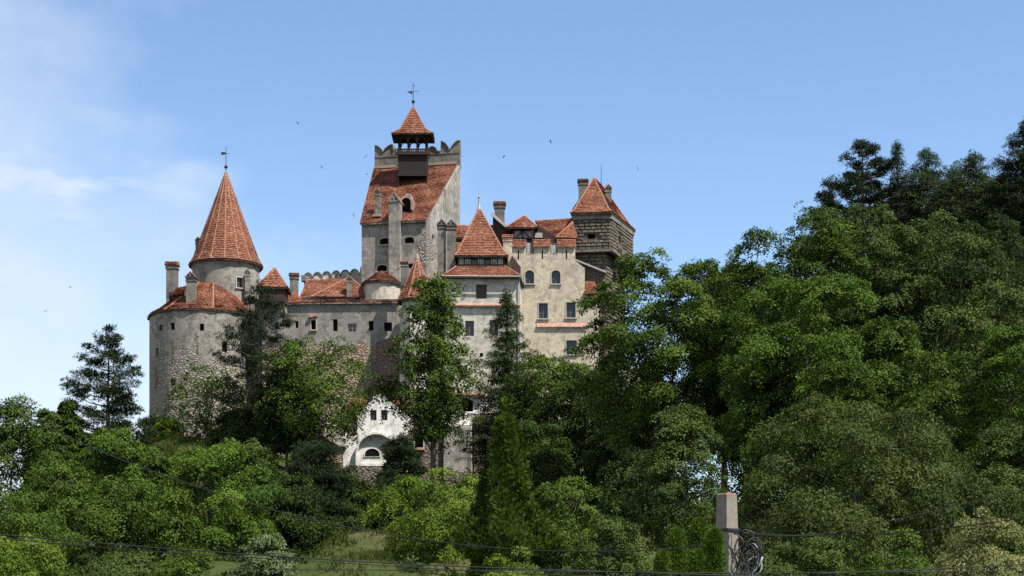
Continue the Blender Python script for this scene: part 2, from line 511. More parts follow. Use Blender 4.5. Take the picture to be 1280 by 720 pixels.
def wall(parent, solid, mat, wins=(), name="wall"):
    """one wall body with real recessed openings; wins: dicts p(centre-bottom world), t, w, h, kind, style"""
    vs, fs = solid
    off = base_of(parent)
    me = bpy.data.meshes.new(name)
    me.from_pydata([tuple(v) for v in vs], [], fs)
    b_ = bmesh.new()
    b_.from_mesh(me)
    bmesh.ops.recalc_face_normals(b_, faces=b_.faces)
    b_.to_mesh(me)
    b_.free()
    if wins:
        cs = []
        for w in wins:
            tt = Vector((w["t"][0], w["t"][1], 0)).normalized()
            nn = Vector((tt.y, -tt.x, 0))
            pr = arch_pts(w["w"], w["h"], w["kind"])
            front = [w["p"] + tt * x + Vector((0, 0, z)) + nn * 0.6 for x, z in pr]
            back = [w["p"] + tt * x + Vector((0, 0, z)) - nn * w["dep"] for x, z in pr]
            n = len(pr)
            cs.append((front + back, [tuple(range(n)), tuple(range(2 * n - 1, n - 1, -1))] + [(i, n + i, n + (i + 1) % n, (i + 1) % n) for i in range(n)]))
        me = cut(me, cs)
    for v in me.vertices:
        v.co = v.co - off
    me.materials.clear()
    me.materials.append(MATS[mat])
    me.name = name
    o = bpy.data.objects.new(name, me)
    COL.objects.link(o)
    o.parent = parent
    for w in wins:
        window(parent, w)
    return o

def W(p, t, w, h, kind="rect", style="glass", dep=0.45, sur=None):
    return dict(p=Vector(p) - Vector((0, 0, 0)), t=t, w=w, h=h, kind=kind, style=style, dep=dep, sur=sur)

def window(parent, w):
    tt = Vector((w["t"][0], w["t"][1], 0)).normalized()
    nn = Vector((tt.y, -tt.x, 0))
    up = Vector((0, 0, 1))
    p, ww, h = w["p"], w["w"], w["h"]
    pr = arch_pts(ww, h, w["kind"])
    q0 = p - nn * (w["dep"] * 0.62)
    f = MB()
    st = w["style"]
    fw = 0.085
    if st != "hole":
        # frame: outer outline to inset outline, with thickness
        cx, cz = 0.0, h / 2
        sx, sz = (ww - 2 * fw) / ww, (h - 2 * fw) / h
        o3 = [q0 + tt * x + up * z for x, z in pr]
        i3 = [q0 + tt * (x * sx) + up * (cz + (z - cz) * sz) for x, z in pr]
        n = len(pr)
        for k in range(n):
            j = (k + 1) % n
            f.poly([o3[k], o3[j], i3[j], i3[k]])
            f.poly([i3[k], i3[j], i3[j] - nn * 0.08, i3[k] - nn * 0.08])
        if st in ("glass", "white") and ww > 0.55:
            f.box(q0 - nn * 0.03 + up * fw, tt, nn, 0.07, 0.06, h - 2 * fw)
            for k in ((0.36, 0.68) if h > 1.4 else (0.5,)):
                f.box(q0 - nn * 0.034 + up * (h * k), tt, nn, ww - 2 * fw, 0.05, 0.055)
    if w["sur"]:
        so = 0.13
        gx, gz = (ww + 2 * so) / ww, (h + 2 * so) / h
        a3 = [p + nn * 0.05 + tt * x + up * z for x, z in pr]
        b3 = [p + nn * 0.05 + tt * (x * gx) + up * (h / 2 + (z - h / 2) * gz) for x, z in pr]
        n = len(pr)
        for k in range(n):
            j = (k + 1) % n
            f.poly([b3[k], b3[j], a3[j], a3[k]], 1)
            f.poly([b3[j], b3[k], b3[k] - nn * 0.12, b3[j] - nn * 0.12], 1)
            f.poly([a3[k], a3[j], a3[j] - nn * 0.12, a3[k] - nn * 0.12], 1)
        f.box(p + nn * 0.07 - up * (so + 0.02), tt, nn, ww + 2 * so + 0.1, 0.22, 0.12, 1)
    g = MB()
    q1 = q0 - nn * 0.07
    g.poly([q1 + tt * (x * 0.995) + up * (h / 2 + (z - h / 2) * 0.995) for x, z in pr])
    pm = {"glass": "glass", "white": "glass", "shutter": "shutter_wood", "hole": "dark_void", "panel": "panel_white"}[st]
    if f.v:
        fo = f.build("window", ["frame_white" if st == "white" else "frame_wood", w["sur"] or "surround"], parent)
        g.build("shutter" if st == "shutter" else "pane", pm, fo)
    else:
        g.build("window", pm, parent)

rng = random.Random(7)
def tiles_on(mb, pts, e=0.26, tw=0.22, seed=0):
    """plain-tile courses laid on one planar roof face; pts counter-clockwise from outside"""
    pts = [Vector(p) for p in pts]
    n = Vector((0, 0, 0))
    for i in range(len(pts)):
        n += pts[i].cross(pts[(i + 1) % len(pts)])
    n.normalize()
    if n.z < 0:
        n = -n
    u = Vector((0, 0, 1)).cross(n)
    u = u.normalized() if u.length > 1e-4 else Vector((1, 0, 0))
    v = n.cross(u)
    o = pts[0]
    q = [((p - o).dot(u), (p - o).dot(v)) for p in pts]
    v0, v1 = min(b for a, b in q), max(b for a, b in q)
    rows = max(1, int((v1 - v0) / e))
    e = (v1 - v0) / rows
    for r in range(rows):
        b0 = v0 + r * e
        bm_ = b0 + e * 0.5
        xs = []
        for i in range(len(q)):
            (a1, c1), (a2, c2) = q[i], q[(i + 1) % len(q)]
            if (c1 - bm_) * (c2 - bm_) < 0:
                xs.append(a1 + (a2 - a1) * (bm_ - c1) / (c2 - c1))
        if len(xs) < 2:
            continue
        x0, x1 = min(xs), max(xs)
        x = x0 - (tw * 0.5 if r % 2 else 0) - rng.random() * 0.08
        while x < x1:
            a, b = max(x, x0), min(x + tw, x1)
            x += tw
            if b - a < 0.05:
                continue
            g = 0.012
            lift = 0.085 + rng.uniform(-.015, .035) + .016 * (math.sin(a * 1.6 + b0 * .7) + math.sin(b0 * 1.9 - a * .5))
            jl = rng.uniform(-.03, .025) - (.1 if rng.random() < .02 else 0)
            P = lambda s, w_, hh: o + u * s + v * w_ + n * hh
            tint = min(1, max(0, rng.gauss(0.52, 0.19)))
            if rng.random() < 0.03:
                tint = rng.uniform(.8, .95)
            A, B = P(a + g, b0 + jl, lift), P(b - g, b0 + jl, lift + rng.uniform(-.01, .01))
            C, D = P(b - g, b0 + e * 1.12, 0.02), P(a + g, b0 + e * 1.12, 0.02)
            mb.poly([A, B, C, D], 0, tint)
            mb.poly([P(a + g, b0 + jl, lift - .05), P(b - g, b0 + jl, lift - .05), B, A], 0, tint * 0.8)
def ridge_on(mb, a, b, r=0.15, step=0.42):
    r *= .75
    a, b = Vector(a), Vector(b)
    L = (b - a).length
    k = max(1, int(L / step))
    ax = (b - a) / k
    for i in range(k):
        p0, p1 = a + ax * i, a + ax * (i + 0.66)
        up = Vector((0, 0, 0.03))
        mb.tube([p0 + up, p1 + up], [r * rng.uniform(.95, 1.15), r * 0.92], 7, 0)
        mb.tube([p1 + up * .6, a + ax * (i + 1.0) + up * .6], [r * 0.84] * 2, 7, 1)
def roof(parent, faces, ridges=(), thick=0.22, name="roof", soffit="dark_wood", e=0.26, tw=0.22, rr=0.15):
    mb = MB()
    for f in faces:
        f = [Vector(p) for p in f]
        low = [p - Vector((0, 0, thick)) for p in f]
        mb.poly(f, 0, 0.3)
        mb.poly(list(reversed(low)), 1)
        for i in range(len(f)):
            j = (i + 1) % len(f)
            mb.poly([f[j], f[i], low[i], low[j]], 1)
        tiles_on(mb, f, e, tw)
    o = mb.build(name, ["roof_tile", soffit], parent)
    if ridges:
        rb = MB()
        for a, b in ridges:
            ridge_on(rb, a, b, rr)
        rb.build("ridge_tiles", ["terracotta", "mortar"], o)
    return o
def ring(c, r, z, n, a0=0.0):
    return [Vector((c[0] + r * math.cos(a0 + 2 * math.pi * k / n), c[1] + r * math.sin(a0 + 2 * math.pi * k / n), z)) for k in range(n)]
def cone_roof(parent, c, profile, n, a0=0.0, ridges=True, **k):
    """profile: (radius, z) from eave to apex"""
    faces, rd = [], []
    for (r0, z0), (r1, z1) in zip(profile[:-1], profile[1:]):
        A, B = ring(c, r0, z0, n, a0), ring(c, max(r1, 1e-4), z1, n, a0)
        for i in range(n):
            j = (i + 1) % n
            faces.append([A[i], A[j], B[j], B[i]] if r1 > 0.05 else [A[i], A[j], Vector((c[0], c[1], z1))])
            rd.append((A[i], B[i]))
    return roof(parent, faces, rd if ridges else (), **k)

def chimney(parent, px, wpx, py_top, py_bot, Y, style="tile", t=(1, 0), mat="plaster_grey", depth=None):
    """shaft with corbelled head and a gabled cap with smoke holes"""
    tt = Vector((t[0], t[1], 0)).normalized()
    nn = Vector((tt.y, -tt.x, 0))
    c = at(px, py_bot, Y)
    w = wpx / F * Y
    zt = Z(py_top, Y)
    d = depth or w * 0.9
    capw = w * 0.85
    gh = capw * (0.42 if style == "tile" else 0.62)
    m = MB()
    sh = zt - c.z - gh
    c = c - nn * (d / 2)
    m.box(c, tt, nn, w * 0.86, d * 0.86, sh - 0.42)
    m.box(c + Vector((0, 0, sh - 0.42)), tt, nn, w, d, 0.14)
    m.box(c + Vector((0, 0, sh - 0.28)), tt, nn, w * 0.9, d * 0.9, 0.28)
    o = m.build("chimney", mat, parent)
    k = MB()
    up = Vector((0, 0, 1))
    b = c + up * sh
    if style == "tile":       # ridge across the view, tiled slope towards the camera
        e0, e1 = w * 1.12, d * 1.15
        L = [b - tt * (e0 / 2) + nn * (e1 / 2), b + tt * (e0 / 2) + nn * (e1 / 2), b + tt * (e0 / 2) - nn * (e1 / 2), b - tt * (e0 / 2) - nn * (e1 / 2)]
        T = [b - tt * (e0 / 2) + up * gh, b + tt * (e0 / 2) + up * gh]
        k.poly([L[0], L[1], T[1], T[0]])
        k.poly([L[2], L[3], T[0], T[1]])
        k.poly([L[1], L[2], T[1]], 1)
        k.poly([L[3], L[0], T[0]], 1)
        k.poly([L[3], L[2], L[1], L[0]], 1)
        tiles_on(k, [L[0], L[1], T[1], T[0]], .22, .22)
        mats = ["roof_tile", mat]
    else:                     # gable end towards the camera with two holes
        e0, e1 = w * 1.08, d * 1.1
        L = [b - tt * (e0 / 2) + nn * (e1 / 2), b + tt * (e0 / 2) + nn * (e1 / 2), b + tt * (e0 / 2) - nn * (e1 / 2), b - tt * (e0 / 2) - nn * (e1 / 2)]
        T = [b + nn * (e1 / 2) + up * gh, b - nn * (e1 / 2) + up * gh]
        k.poly([L[0], L[1], T[0]], 1)
        k.poly([L[2], L[3], T[1]], 1)
        k.poly([L[1], L[2], T[1], T[0]])
        k.poly([L[3], L[0], T[0], T[1]])
        k.poly([L[3], L[2], L[1], L[0]], 1)
        for s in (-1, 1):
            k.bar(L[0 if s < 0 else 1] + up * .05, T[0] + up * .07, 0.12, 0.1, nn, 0)
            k.box(b + nn * (e1 / 2 + .004) + tt * (s * w * .17) + up * (gh * .2), tt, nn, w * .15, .04, gh * .28, 2)
        mats = ["coping_tile" if style == "gable" else mat, mat, "dark_void"]
    k.build("chimney_cap", mats, o)
    return o

def vane(parent, p, h, style=0, mat="black_iron"):
    m = MB()
    p = Vector(p)
    m.tube([p, p + Vector((0, 0, h))], [0.06, 0.03], 6)
    m.lathe(p + Vector((0, 0, h * .22)), [(0.0, -.26), (.17, -.18), (.24, 0), (.17, .18), (0.0, .26)], 10)
    if style == 0:
        m.bar(p + Vector((-.5, 0, h * .72)), p + Vector((.45, 0, h * .72)), .05, .05, (0, 1, 0))
        m.mesh([p + Vector(a) for a in ((-.6, -.02, h * .72 - .2), (-.05, -.02, h * .72 - .1), (-.05, -.02, h * .72 + .14), (-.6, -.02, h * .72 + .2),
                                        (-.6, .02, h * .72 - .2), (-.05, .02, h * .72 - .1), (-.05, .02, h * .72 + .14), (-.6, .02, h * .72 + .2))],
               [(0, 1, 2, 3), (7, 6, 5, 4), (0, 4, 5, 1), (1, 5, 6, 2), (2, 6, 7, 3), (3, 7, 4, 0)])
    else:
        m.bar(p + Vector((-.75, 0, h * .62)), p + Vector((.8, 0, h * .64)), .045, .045, (0, 1, 0))
        m.mesh([p + Vector(a) for a in ((-.75, -.02, h * .62 - .05), (-.1, -.02, h * .62 - .38), (-.1, -.02, h * .62 + .05),
                                        (-.75, .02, h * .62 - .05), (-.1, .02, h * .62 - .38), (-.1, .02, h * .62 + .05))],
               [(0, 1, 2), (5, 4, 3), (0, 3, 4, 1), (1, 4, 5, 2), (2, 5, 3, 0)])
        m.bar(p + Vector((-.22, 0, h * .85)), p + Vector((.22, 0, h * .85)), .05, .05, (0, 1, 0))
    return m.build("weather_vane", mat, parent)

# ---------------------------------------------------------------- terrain
HP = []
for y, row in {
    -40: ((-150, 0), (0, 0), (150, 0)), 0: ((-60, 0), (0, 0), (60, 0)), 40: ((-60, .8), (0, 1.0), (60, 1.0)),
    70: ((-60, 1.5), (-25, 2.3), (0, 2.6), (30, 2.6), (60, 4)),
    100: ((-90, 2), (-50, 2.5), (-25, 4.2), (-10, 6.0), (10, 4.5), (30, 4.5), (60, 9), (95, 14)),
    130: ((-100, 2), (-70, 3), (-42, 7), (-22, 9.0), (-9, 8.6), (8, 8), (24, 9.5), (40, 11), (60, 13), (95, 20)),
    160: ((-95, 2), (-62, 5), (-43, 13.5), (-25, 14), (-10, 12.0), (5, 11.5), (17, 9.5), (30, 10), (40, 15), (50, 19), (62, 23), (95, 30)),
    185: ((-95, 2), (-64, 6), (-52, 16), (-45, 23.8), (-36, 24.2), (-28, 22), (-20, 15.6), (-13, 15.4), (-3, 18.6), (8, 18), (17, 14), (28, 11), (38, 19), (48, 25), (65, 30), (95, 35)),
    205: ((-95, 2), (-64, 7), (-53, 18), (-45, 26), (-25, 27), (0, 27), (11, 26), (20, 18), (29, 11), (40, 20), (52, 27), (70, 32), (100, 38)),
    230: ((-95, 0), (-60, 4), (-40, 14), (-10, 18), (10, 12), (30, 7), (60, 20), (100, 34)),
    270: ((-95, 0), (-30, 2), (20, 2), (60, 12), (100, 24)), 330: ((-100, 0), (0, 0), (60, 3), (100, 8)), 420: ((-150, 0), (0, 0), (150, 0)),
}.items():
    for x, z in row:
        HP.append((x, y, z))
HP = np.array(HP, float)
def ground(x, y):
    x, y = np.atleast_1d(np.asarray(x, float)), np.atleast_1d(np.asarray(y, float))
    d2 = (x[:, None] - HP[:, 0]) ** 2 + (y[:, None] - HP[:, 1]) ** 2
    w = np.exp(-d2 / (2 * 8.5 ** 2)) + 1e-3 / (d2 + 60) ** 1.0
    z = (w * HP[:, 2]).sum(1) / w.sum(1)
    far = np.clip((np.hypot(x, y - 150) - 170) / 200, 0, 1)
    z = z * (1 - far)
    z += (0.35 * np.sin(x * .31 + 1.3) * np.cos(y * .27) + 0.2 * np.sin(x * .83 + y * .6)) * np.clip(z / 6, 0, 1)
    return z
def gz1(x, y):
    return float(ground(x, y)[0])
def axis(lo, hi, fine0, fine1, step):
    a = list(np.arange(fine0, fine1 + .01, step))
    s, v = step, fine1
    while v < hi:
        s *= 1.35
        v += s
        a.append(min(v, hi))
    s, v = step, fine0
    while v > lo:
        s *= 1.35
        v -= s
        a.insert(0, max(v, lo))
    return np.array(a)
xs, ys = axis(-6000, 6000, -100, 105, 1.5), axis(-3000, 9000, -20, 280, 1.5)
gx, gy = np.meshgrid(xs, ys)
zz = np.concatenate([ground(a, b) for a, b in zip(np.array_split(gx.ravel(), 40), np.array_split(gy.ravel(), 40))])
nrs = np.random.default_rng(3)
zz += nrs.normal(0, .09, zz.shape) * np.clip(zz / 8, 0, 1)
nx, ny = len(xs), len(ys)
idx = np.arange(nx * ny).reshape(ny, nx)
quads = np.stack([idx[:-1, :-1], idx[:-1, 1:], idx[1:, 1:], idx[1:, :-1]], -1).reshape(-1, 4)
def np_mesh(name, V, Q, mat, tint=None, parent=None, smooth=False, link=True):
    me = bpy.data.meshes.new(name)
    V = np.ascontiguousarray(V, np.float32)
    k = Q.shape[1]
    me.vertices.add(len(V))
    me.vertices.foreach_set("co", V.ravel())
    me.loops.add(Q.size)
    me.loops.foreach_set("vertex_index", np.ascontiguousarray(Q, np.int32).ravel())
    me.polygons.add(len(Q))
    me.polygons.foreach_set("loop_start", np.arange(0, Q.size, k, dtype=np.int32))
    try:
        me.polygons.foreach_set("loop_total", np.full(len(Q), k, np.int32))
    except Exception:
        pass
    if tint is not None:
        a = me.attributes.new("tint", "FLOAT", "POINT")
        a.data.foreach_set("value", np.ascontiguousarray(tint, np.float32))
    if smooth:
        me.polygons.foreach_set("use_smooth", np.ones(len(Q), bool))
    me.materials.append(MATS[mat])
    me.update(calc_edges=True)
    if not link:
        return me
    o = bpy.data.objects.new(name, me)
    COL.objects.link(o)
    if parent is not None:
        o.parent = parent
    return o
ter = np_mesh("terrain", np.stack([gx.ravel(), gy.ravel(), zz], 1), quads, "rock_and_turf", smooth=True)
ter["kind"] = "structure"
# ================================================================ the castle
GRP = "buildings of the hilltop castle"
def pxy(px, Y):
    return (X(px, Y), Y)
def dirv(A, B):
    return Vector((B[0] - A[0], B[1] - A[1], 0)).normalized()
def wp(px, py_bot, A, B):
    return on_plane(px, py_bot, A, B)

# ---- keep with the tiled shed roof and the belfry
FL, FR, BR, BL = pxy(452, 202), pxy(533, 200.5), pxy(575, 212), pxy(468, 214)
zE = 52.35
_u = dirv(FL, FR)
def zroof(x, y):
    return zE + .845 * (-(x - FL[0]) * _u.y + (y - FL[1]) * _u.x)
keep = thing("keep", "tallest grey tower with one steep tiled slope, horned parapet and timber belfry on top", "castle tower", (FL[0], FL[1], 24), GRP)
tk = dirv(FL, FR)
kw = []
for px, py, wpx, hpx in ((481, 305.5, 14, 8), (511.5, 304, 12.5, 8), (477.5, 339, 13, 8), (514, 335, 8, 6)):
    kw.append(W(wp(px, py, FL, FR), tk, wpx * .1005, hpx * .1005, "arch", "hole", 0.9, "surround" if px < 500 else None))
tk2 = dirv(FR, BR)
kw.append(W(wp(541, 299, FR, BR), tk2, .6, .55, "rect", "hole", .6))
kw.append(W(wp(556, 246, FR, BR), tk2, .35, 1.0, "rect", "hole", .5))
wall(keep, solid_prism([FL, FR, BR, BL], 22, [zroof(*q_) - .05 for q_ in (FL, FR, BR, BL)]), "plaster_keep", kw)
nb = dirv(BL, BR)
nbk = Vector((-nb.y, nb.x, 0))
# parapet at the top of the slope
def par(px, py):
    return on_plane(px, py, BL, BR)
out = [par(468.3, 215), par(575, 209)]
prof = [(575, 176), (571, 177), (567, 180.5), (564, 185), (562, 188.5), (560, 184), (557, 180), (553, 177.6), (551, 177.6), (550.5, 189.5), (547, 190), (545, 186), (542, 184), (539.5, 184), (536, 186), (533, 190),
        (493, 190), (492.3, 188.5), (491, 181.2), (488, 181.6), (484.5, 184), (481, 187), (479, 191), (477, 187.5), (474, 184.5), (471, 183), (468.3, 182.5)]
out += [par(a, b) for a, b in prof]
pm_ = MB()
vs_, fs_ = solid_outline(out, 0.7, (nb.x, nb.y))
pm_.mesh(vs_, fs_)
pa = pm_.build("parapet", "plaster_grey", keep)
for side_ in (0, 1):
  cp = MB()
  for a, b in zip(prof[:-1], prof[1:]):
    if abs(a[0] - b[0]) > .9 and a[0] - b[0] < 10 and (a[0] < 515) == (side_ == 0):
        p, q = par(*a), par(*b)
        cp.bar(p + nbk * .33 + Vector((0, 0, .05)), q + nbk * .33 + Vector((0, 0, .05)), 1.0, .13, nbk)
  cp.build("coping", "plaster_grey", pa)
for p, q in ((par(468, 196.5) , par(497, 195)), (par(533, 193), par(575, 190.5))):
    cp = MB()
    cp.bar(p, q, .16, .13, (0, 0, 1))
    cp.build("string_course", "plaster_grey", pa)
ov = 0.45
def lerp(a, b, f):
    return Vector(a) + (Vector(b) - Vector(a)) * f
e0, e1, t0, t1 = [Vector((q_[0], q_[1], zroof(*q_) + .2)) for q_ in (FL, FR, BL, BR)]
t0, t1 = lerp(e0, t0, .985), lerp(e1, t1, .985)
E0, E1 = lerp(e0, t0, -.035) - tk * .18, lerp(e1, t1, -.035) + tk * .12
T0, T1 = t0 - tk * .12, t1 - tk * .35
roof(keep, [[E0, E1, T1, T0]], [], soffit="plaster_grey", name="roof")
fl = MB()
fl.bar(T0 + Vector((.1, -.15, .22)), lerp(T0, T1, .27) + Vector((0, -.15, .22)), .35, .2, (0, 0, 1))
fl.build("flashing", "mortar", keep)
fl = MB()
fl.bar(lerp(T0, T1, .63) + Vector((0, -.15, .22)), T1 + Vector((-.1, -.15, .22)), .35, .2, (0, 0, 1))
fl.build("flashing", "mortar", keep)

# belfry
bf = thing("belfry", "open timber belfry with dark boarded base and small red pyramid roof standing on the keep", "belfry", (X(516, 210), 210, 59), GRP)
bx0, bx1, by0, by1 = X(497.5, 208.2), X(534, 208.2), 208.2, 210.8
ctr = Vector(((bx0 + bx1) / 2, (by0 + by1) / 2, 0))
bm_ = MB()
zf = Z(191, 208.2)
nb_ = 12
for i in range(nb_):   # board cladding
    xx = bx0 + (bx1 - bx0) * (i + .5) / nb_
    bm_.box((xx, by0, Z(220, 208.2)), (1, 0, 0), (0, -1, 0), (bx1 - bx0) / nb_ - .015, .1 + .03 * (i % 2), zf - Z(220, 208.2))
    yy = by0 + .06 + (by1 - by0 - .06) * (i + .5) / nb_
    for xx in (bx0 + .05, bx1 - .05):
        bm_.box((xx, yy, 57.0), (0, 1, 0), (1, 0, 0), (by1 - by0) / nb_ - .015, .1 + .03 * (i % 2), zf - 57.0)
bm_.box((ctr.x, by1 - .03, 59), (1, 0, 0), (0, -1, 0), bx1 - bx0, .1, zf - 59)
bm_.box((ctr.x, ctr.y, zf - .3), (1, 0, 0), (0, -1, 0), bx1 - bx0 - .2, by1 - by0 - .2, .12)
bm_.build("cladding", "belfry_wood", bf)
ps = MB()
zr = Z(169, 208.2)
rl = .4
for k_ in range(16):
    ps.box((bx0 - .3 + (bx1 - bx0 + .6) * k_ / 15, by0 - .32, zf - .25), (1, 0, 0), (0, 1, 0), .2, .05, .62)
ps.box((ctr.x, by0 - .18, zf - .3), (1, 0, 0), (0, 1, 0), bx1 - bx0 + .8, .4, .12)
ps.box((ctr.x, by0 - .32, zf + .36), (1, 0, 0), (0, 1, 0), bx1 - bx0 + .8, .12, .1)
for yy in (by0, by1):
    ps.box((ctr.x, yy, zf), (1, 0, 0), (0, 1, 0), bx1 - bx0 + .5, .22, .2)
    ps.box((ctr.x, yy, zf + rl), (1, 0, 0), (0, 1, 0), bx1 - bx0 - .4, .1, .1)
    ps.box((ctr.x, yy, zr - .16), (1, 0, 0), (0, 1, 0), bx1 - bx0 - .1, .2, .18)
for xx in (bx0 + .12, bx1 - .12):
    ps.box((xx, ctr.y, zf), (0, 1, 0), (1, 0, 0), by1 - by0 + .3, .22, .2)
    ps.box((xx, ctr.y, zf + rl), (0, 1, 0), (1, 0, 0), by1 - by0 - .4, .1, .1)
    ps.box((xx, ctr.y, zr - .16), (0, 1, 0), (1, 0, 0), by1 - by0 - .1, .2, .18)
for i in range(4):
    f = i / 3
    for (px_, py_) in ((bx0 + .15 + (bx1 - bx0 - .3) * f, by0), (bx0 + .15 + (bx1 - bx0 - .3) * f, by1), (bx0 + .12, by0 + (by1 - by0) * f), (bx1 - .12, by0 + (by1 - by0) * f)):
        ps.box((px_, py_, zf + .2), (1, 0, 0), (0, 1, 0), .2, .2, zr - zf - .34)
for i in range(3):       # curved braces make the little arches
    x0 = bx0 + .25 + (bx1 - bx0 - .3) * i / 3
    x1 = bx0 + .05 + (bx1 - bx0 - .3) * (i + 1) / 3
    for yy in (by0, by1):
        for k in range(4):
            a0, a1 = k / 4 * math.pi / 2, (k + 1) / 4 * math.pi / 2
            rr_ = (x1 - x0) / 2
            for s, xc in ((1, x0), (-1, x1)):
                ps.bar((xc + s * rr_ * (1 - math.cos(a0)), yy, zr - .75 + .55 * math.sin(a0)), (xc + s * rr_ * (1 - math.cos(a1)), yy, zr - .75 + .55 * math.sin(a1)), .09, .12, (0, 1, 0))
ps.build("lantern_frame", "dark_wood", bf)
hx, hy = 2.72, 2.0
zb = zr + .05
pf = [(1.0, zb), (.62, zb + .75), (0.0, Z(133, ctr.y))]
faces, rd = [], []
cs = [(-1, -1), (1, -1), (1, 1), (-1, 1)]
for (s0, z0), (s1, z1) in zip(pf[:-1], pf[1:]):
    A = [Vector((ctr.x + a * hx * s0, ctr.y + b * hy * s0, z0)) for a, b in cs]
    B = [Vector((ctr.x + a * hx * s1, ctr.y + b * hy * s1, z1)) for a, b in cs]
    for i in range(4):
        j = (i + 1) % 4
        faces.append([A[i], A[j], B[j], B[i]] if s1 > 0 else [A[i], A[j], B[0]])
        rd.append((A[i], B[i]))
roof(bf, faces, rd, .15, name="roof", e=.26, tw=.26, rr=.12)
vane(bf, (ctr.x, ctr.y, Z(134, ctr.y)), 3.3, 1)
# big pilaster chimney, small chimney and the round dormer
pc = MB()
pn = Vector((tk.y, -tk.x, 0))
c0 = wp(495, 345, FL, FR)
cw = 14 * .1005
ztop = Z(253, 200.6)
pc.box(c0 + pn * .28 - Vector((0, 0, 3)), tk, pn, cw, 1.3, ztop - c0.z + 3)
gb = c0 + pn * .28
gb = Vector((gb.x, gb.y, ztop))
o_ = pc.build("chimney", "plaster_keep", keep)
gc = MB()
ew, ed = cw * 1.14, 2.6
L_ = [gb - tk * ew / 2 + pn * .75, gb + tk * ew / 2 + pn * .75, gb + tk * ew / 2 - pn * (ed - .75), gb - tk * ew / 2 - pn * (ed - .75)]
T_ = [gb + pn * .75 + Vector((0, 0, 1.15)), gb - pn * (ed - .75) + Vector((0, 0, 1.15))]
gc.poly([L_[0], L_[1], T_[0]], 1); gc.poly([L_[1], L_[2], T_[1], T_[0]]); gc.poly([L_[3], L_[0], T_[0], T_[1]]); gc.poly([L_[2], L_[3], T_[1]], 1); gc.poly(list(reversed(L_)), 1)
for s, q in ((-1, L_[0]), (1, L_[1])):
    gc.bar(q + Vector((0, 0, .06)), T_[0] + Vector((0, 0, .06)), .16, .14, pn)
    gc.box(gb + pn * .754 + tk * (s * .22) + Vector((0, 0, .2)), tk, pn, .17, .04, .26, 2)
gc.build("chimney_cap", ["coping_tile", "plaster_keep", "dark_void"], o_)
chimney(keep, 471.5, 7.5, 236, 272, 202.6, "gable", (tk.x, tk.y), "plaster_grey", .75)
sk = MB(); sk.box(at(471.5, 271, 202.1), tk, pn, 1.0, .5, .35); sk.build("chimney_foot", "mortar", keep)
# dormer: a little arched hood standing out of the slope
dc = at(507.5, 262.5, 202.0)
dm = MB(); dh = MB()
pr = [(math.cos(a) * .62, max(0, .95 + math.sin(a) * .62)) for a in np.linspace(0, math.pi, 9)]
pr = [(.62, 0)] + pr + [(-.62, 0)]
for i in range(len(pr) - 1):
    (xa, za), (xb, zb2) = pr[i], pr[i + 1]
    A = dc + tk * xa + Vector((0, 0, za)); B = dc + tk * xb + Vector((0, 0, zb2))
    dm.poly([A, B, B - pn * 2.4, A - pn * 2.4], 0, rng.uniform(.3, .8))
    A2, B2 = dc + tk * (xa * 1.35) + Vector((0, 0, za * 1.16)), dc + tk * (xb * 1.35) + Vector((0, 0, zb2 * 1.16))
    dm.poly([A2, B2, B2 - pn * 2.4, A2 - pn * 2.4], 0, rng.uniform(.3, .8))
    dm.poly([A, A2, B2, B], 1)
dh.poly([dc - pn * .35 + tk * a + Vector((0, 0, b)) for a, b in pr])
do_ = dm.build("dormer", ["roof_tile", "mortar"], keep)
dh.build("window", "dark_void", do_)
mk = MB()
for k in range(9):
    a = k / 8 * 2.5 - .6
    p0 = at(510 + 6.5 * math.cos(a), 256 - 13 * math.sin(a), 202.35 + .5 * math.sin(a))
    a += .3125
    p1 = at(510 + 6.5 * math.cos(a), 256 - 13 * math.sin(a), 202.35 + .5 * math.sin(a))
    mk.bar(p0, p1, .25, .2, (0, 0, 1))
mk.build("mortar_fillet", "mortar", do_)
# corbelled eave under the roof slope
kc = MB()
kc.bar(Vector((FL[0], FL[1], zE - .22)) + pn * .12, Vector((FR[0], FR[1], zE - .22)) + pn * .12, .3, .35, (0, 0, 1))
kc.build("cornice", "plaster_keep", keep)

for pts, A_, B_ in (([(527, 292), (531, 288), (532.7, 291), (532.7, 333), (527, 330), (523, 322), (526, 314), (522, 306), (525, 299)], FL, FR),
                    ([(533.4, 290), (537, 300), (541, 304), (543, 311), (547, 316), (543, 324), (538, 327), (533.4, 333)], FR, BR)):
    n2 = Vector((dirv(A_, B_).y, -dirv(A_, B_).x, 0))
    rag = []
    for k in range(len(pts)):
        (xa, ya), (xb, yb_) = pts[k], pts[(k + 1) % len(pts)]
        for f_ in (0, .33, .66):
            rag.append((xa + (xb - xa) * f_ + (rng.uniform(-1.3, 1.3) if 0 < f_ and not (xa > 532 and xb > 532 and xa < 534 and xb < 534) else 0), ya + (yb_ - ya) * f_ + (rng.uniform(-1.3, 1.3) if f_ else 0)))
    pt = MB()
    pt.poly([on_plane(x_, y_, A_, B_) + n2 * .03 for x_, y_ in rag])
    pt.build("exposed_stone", "rubble_pale", keep)

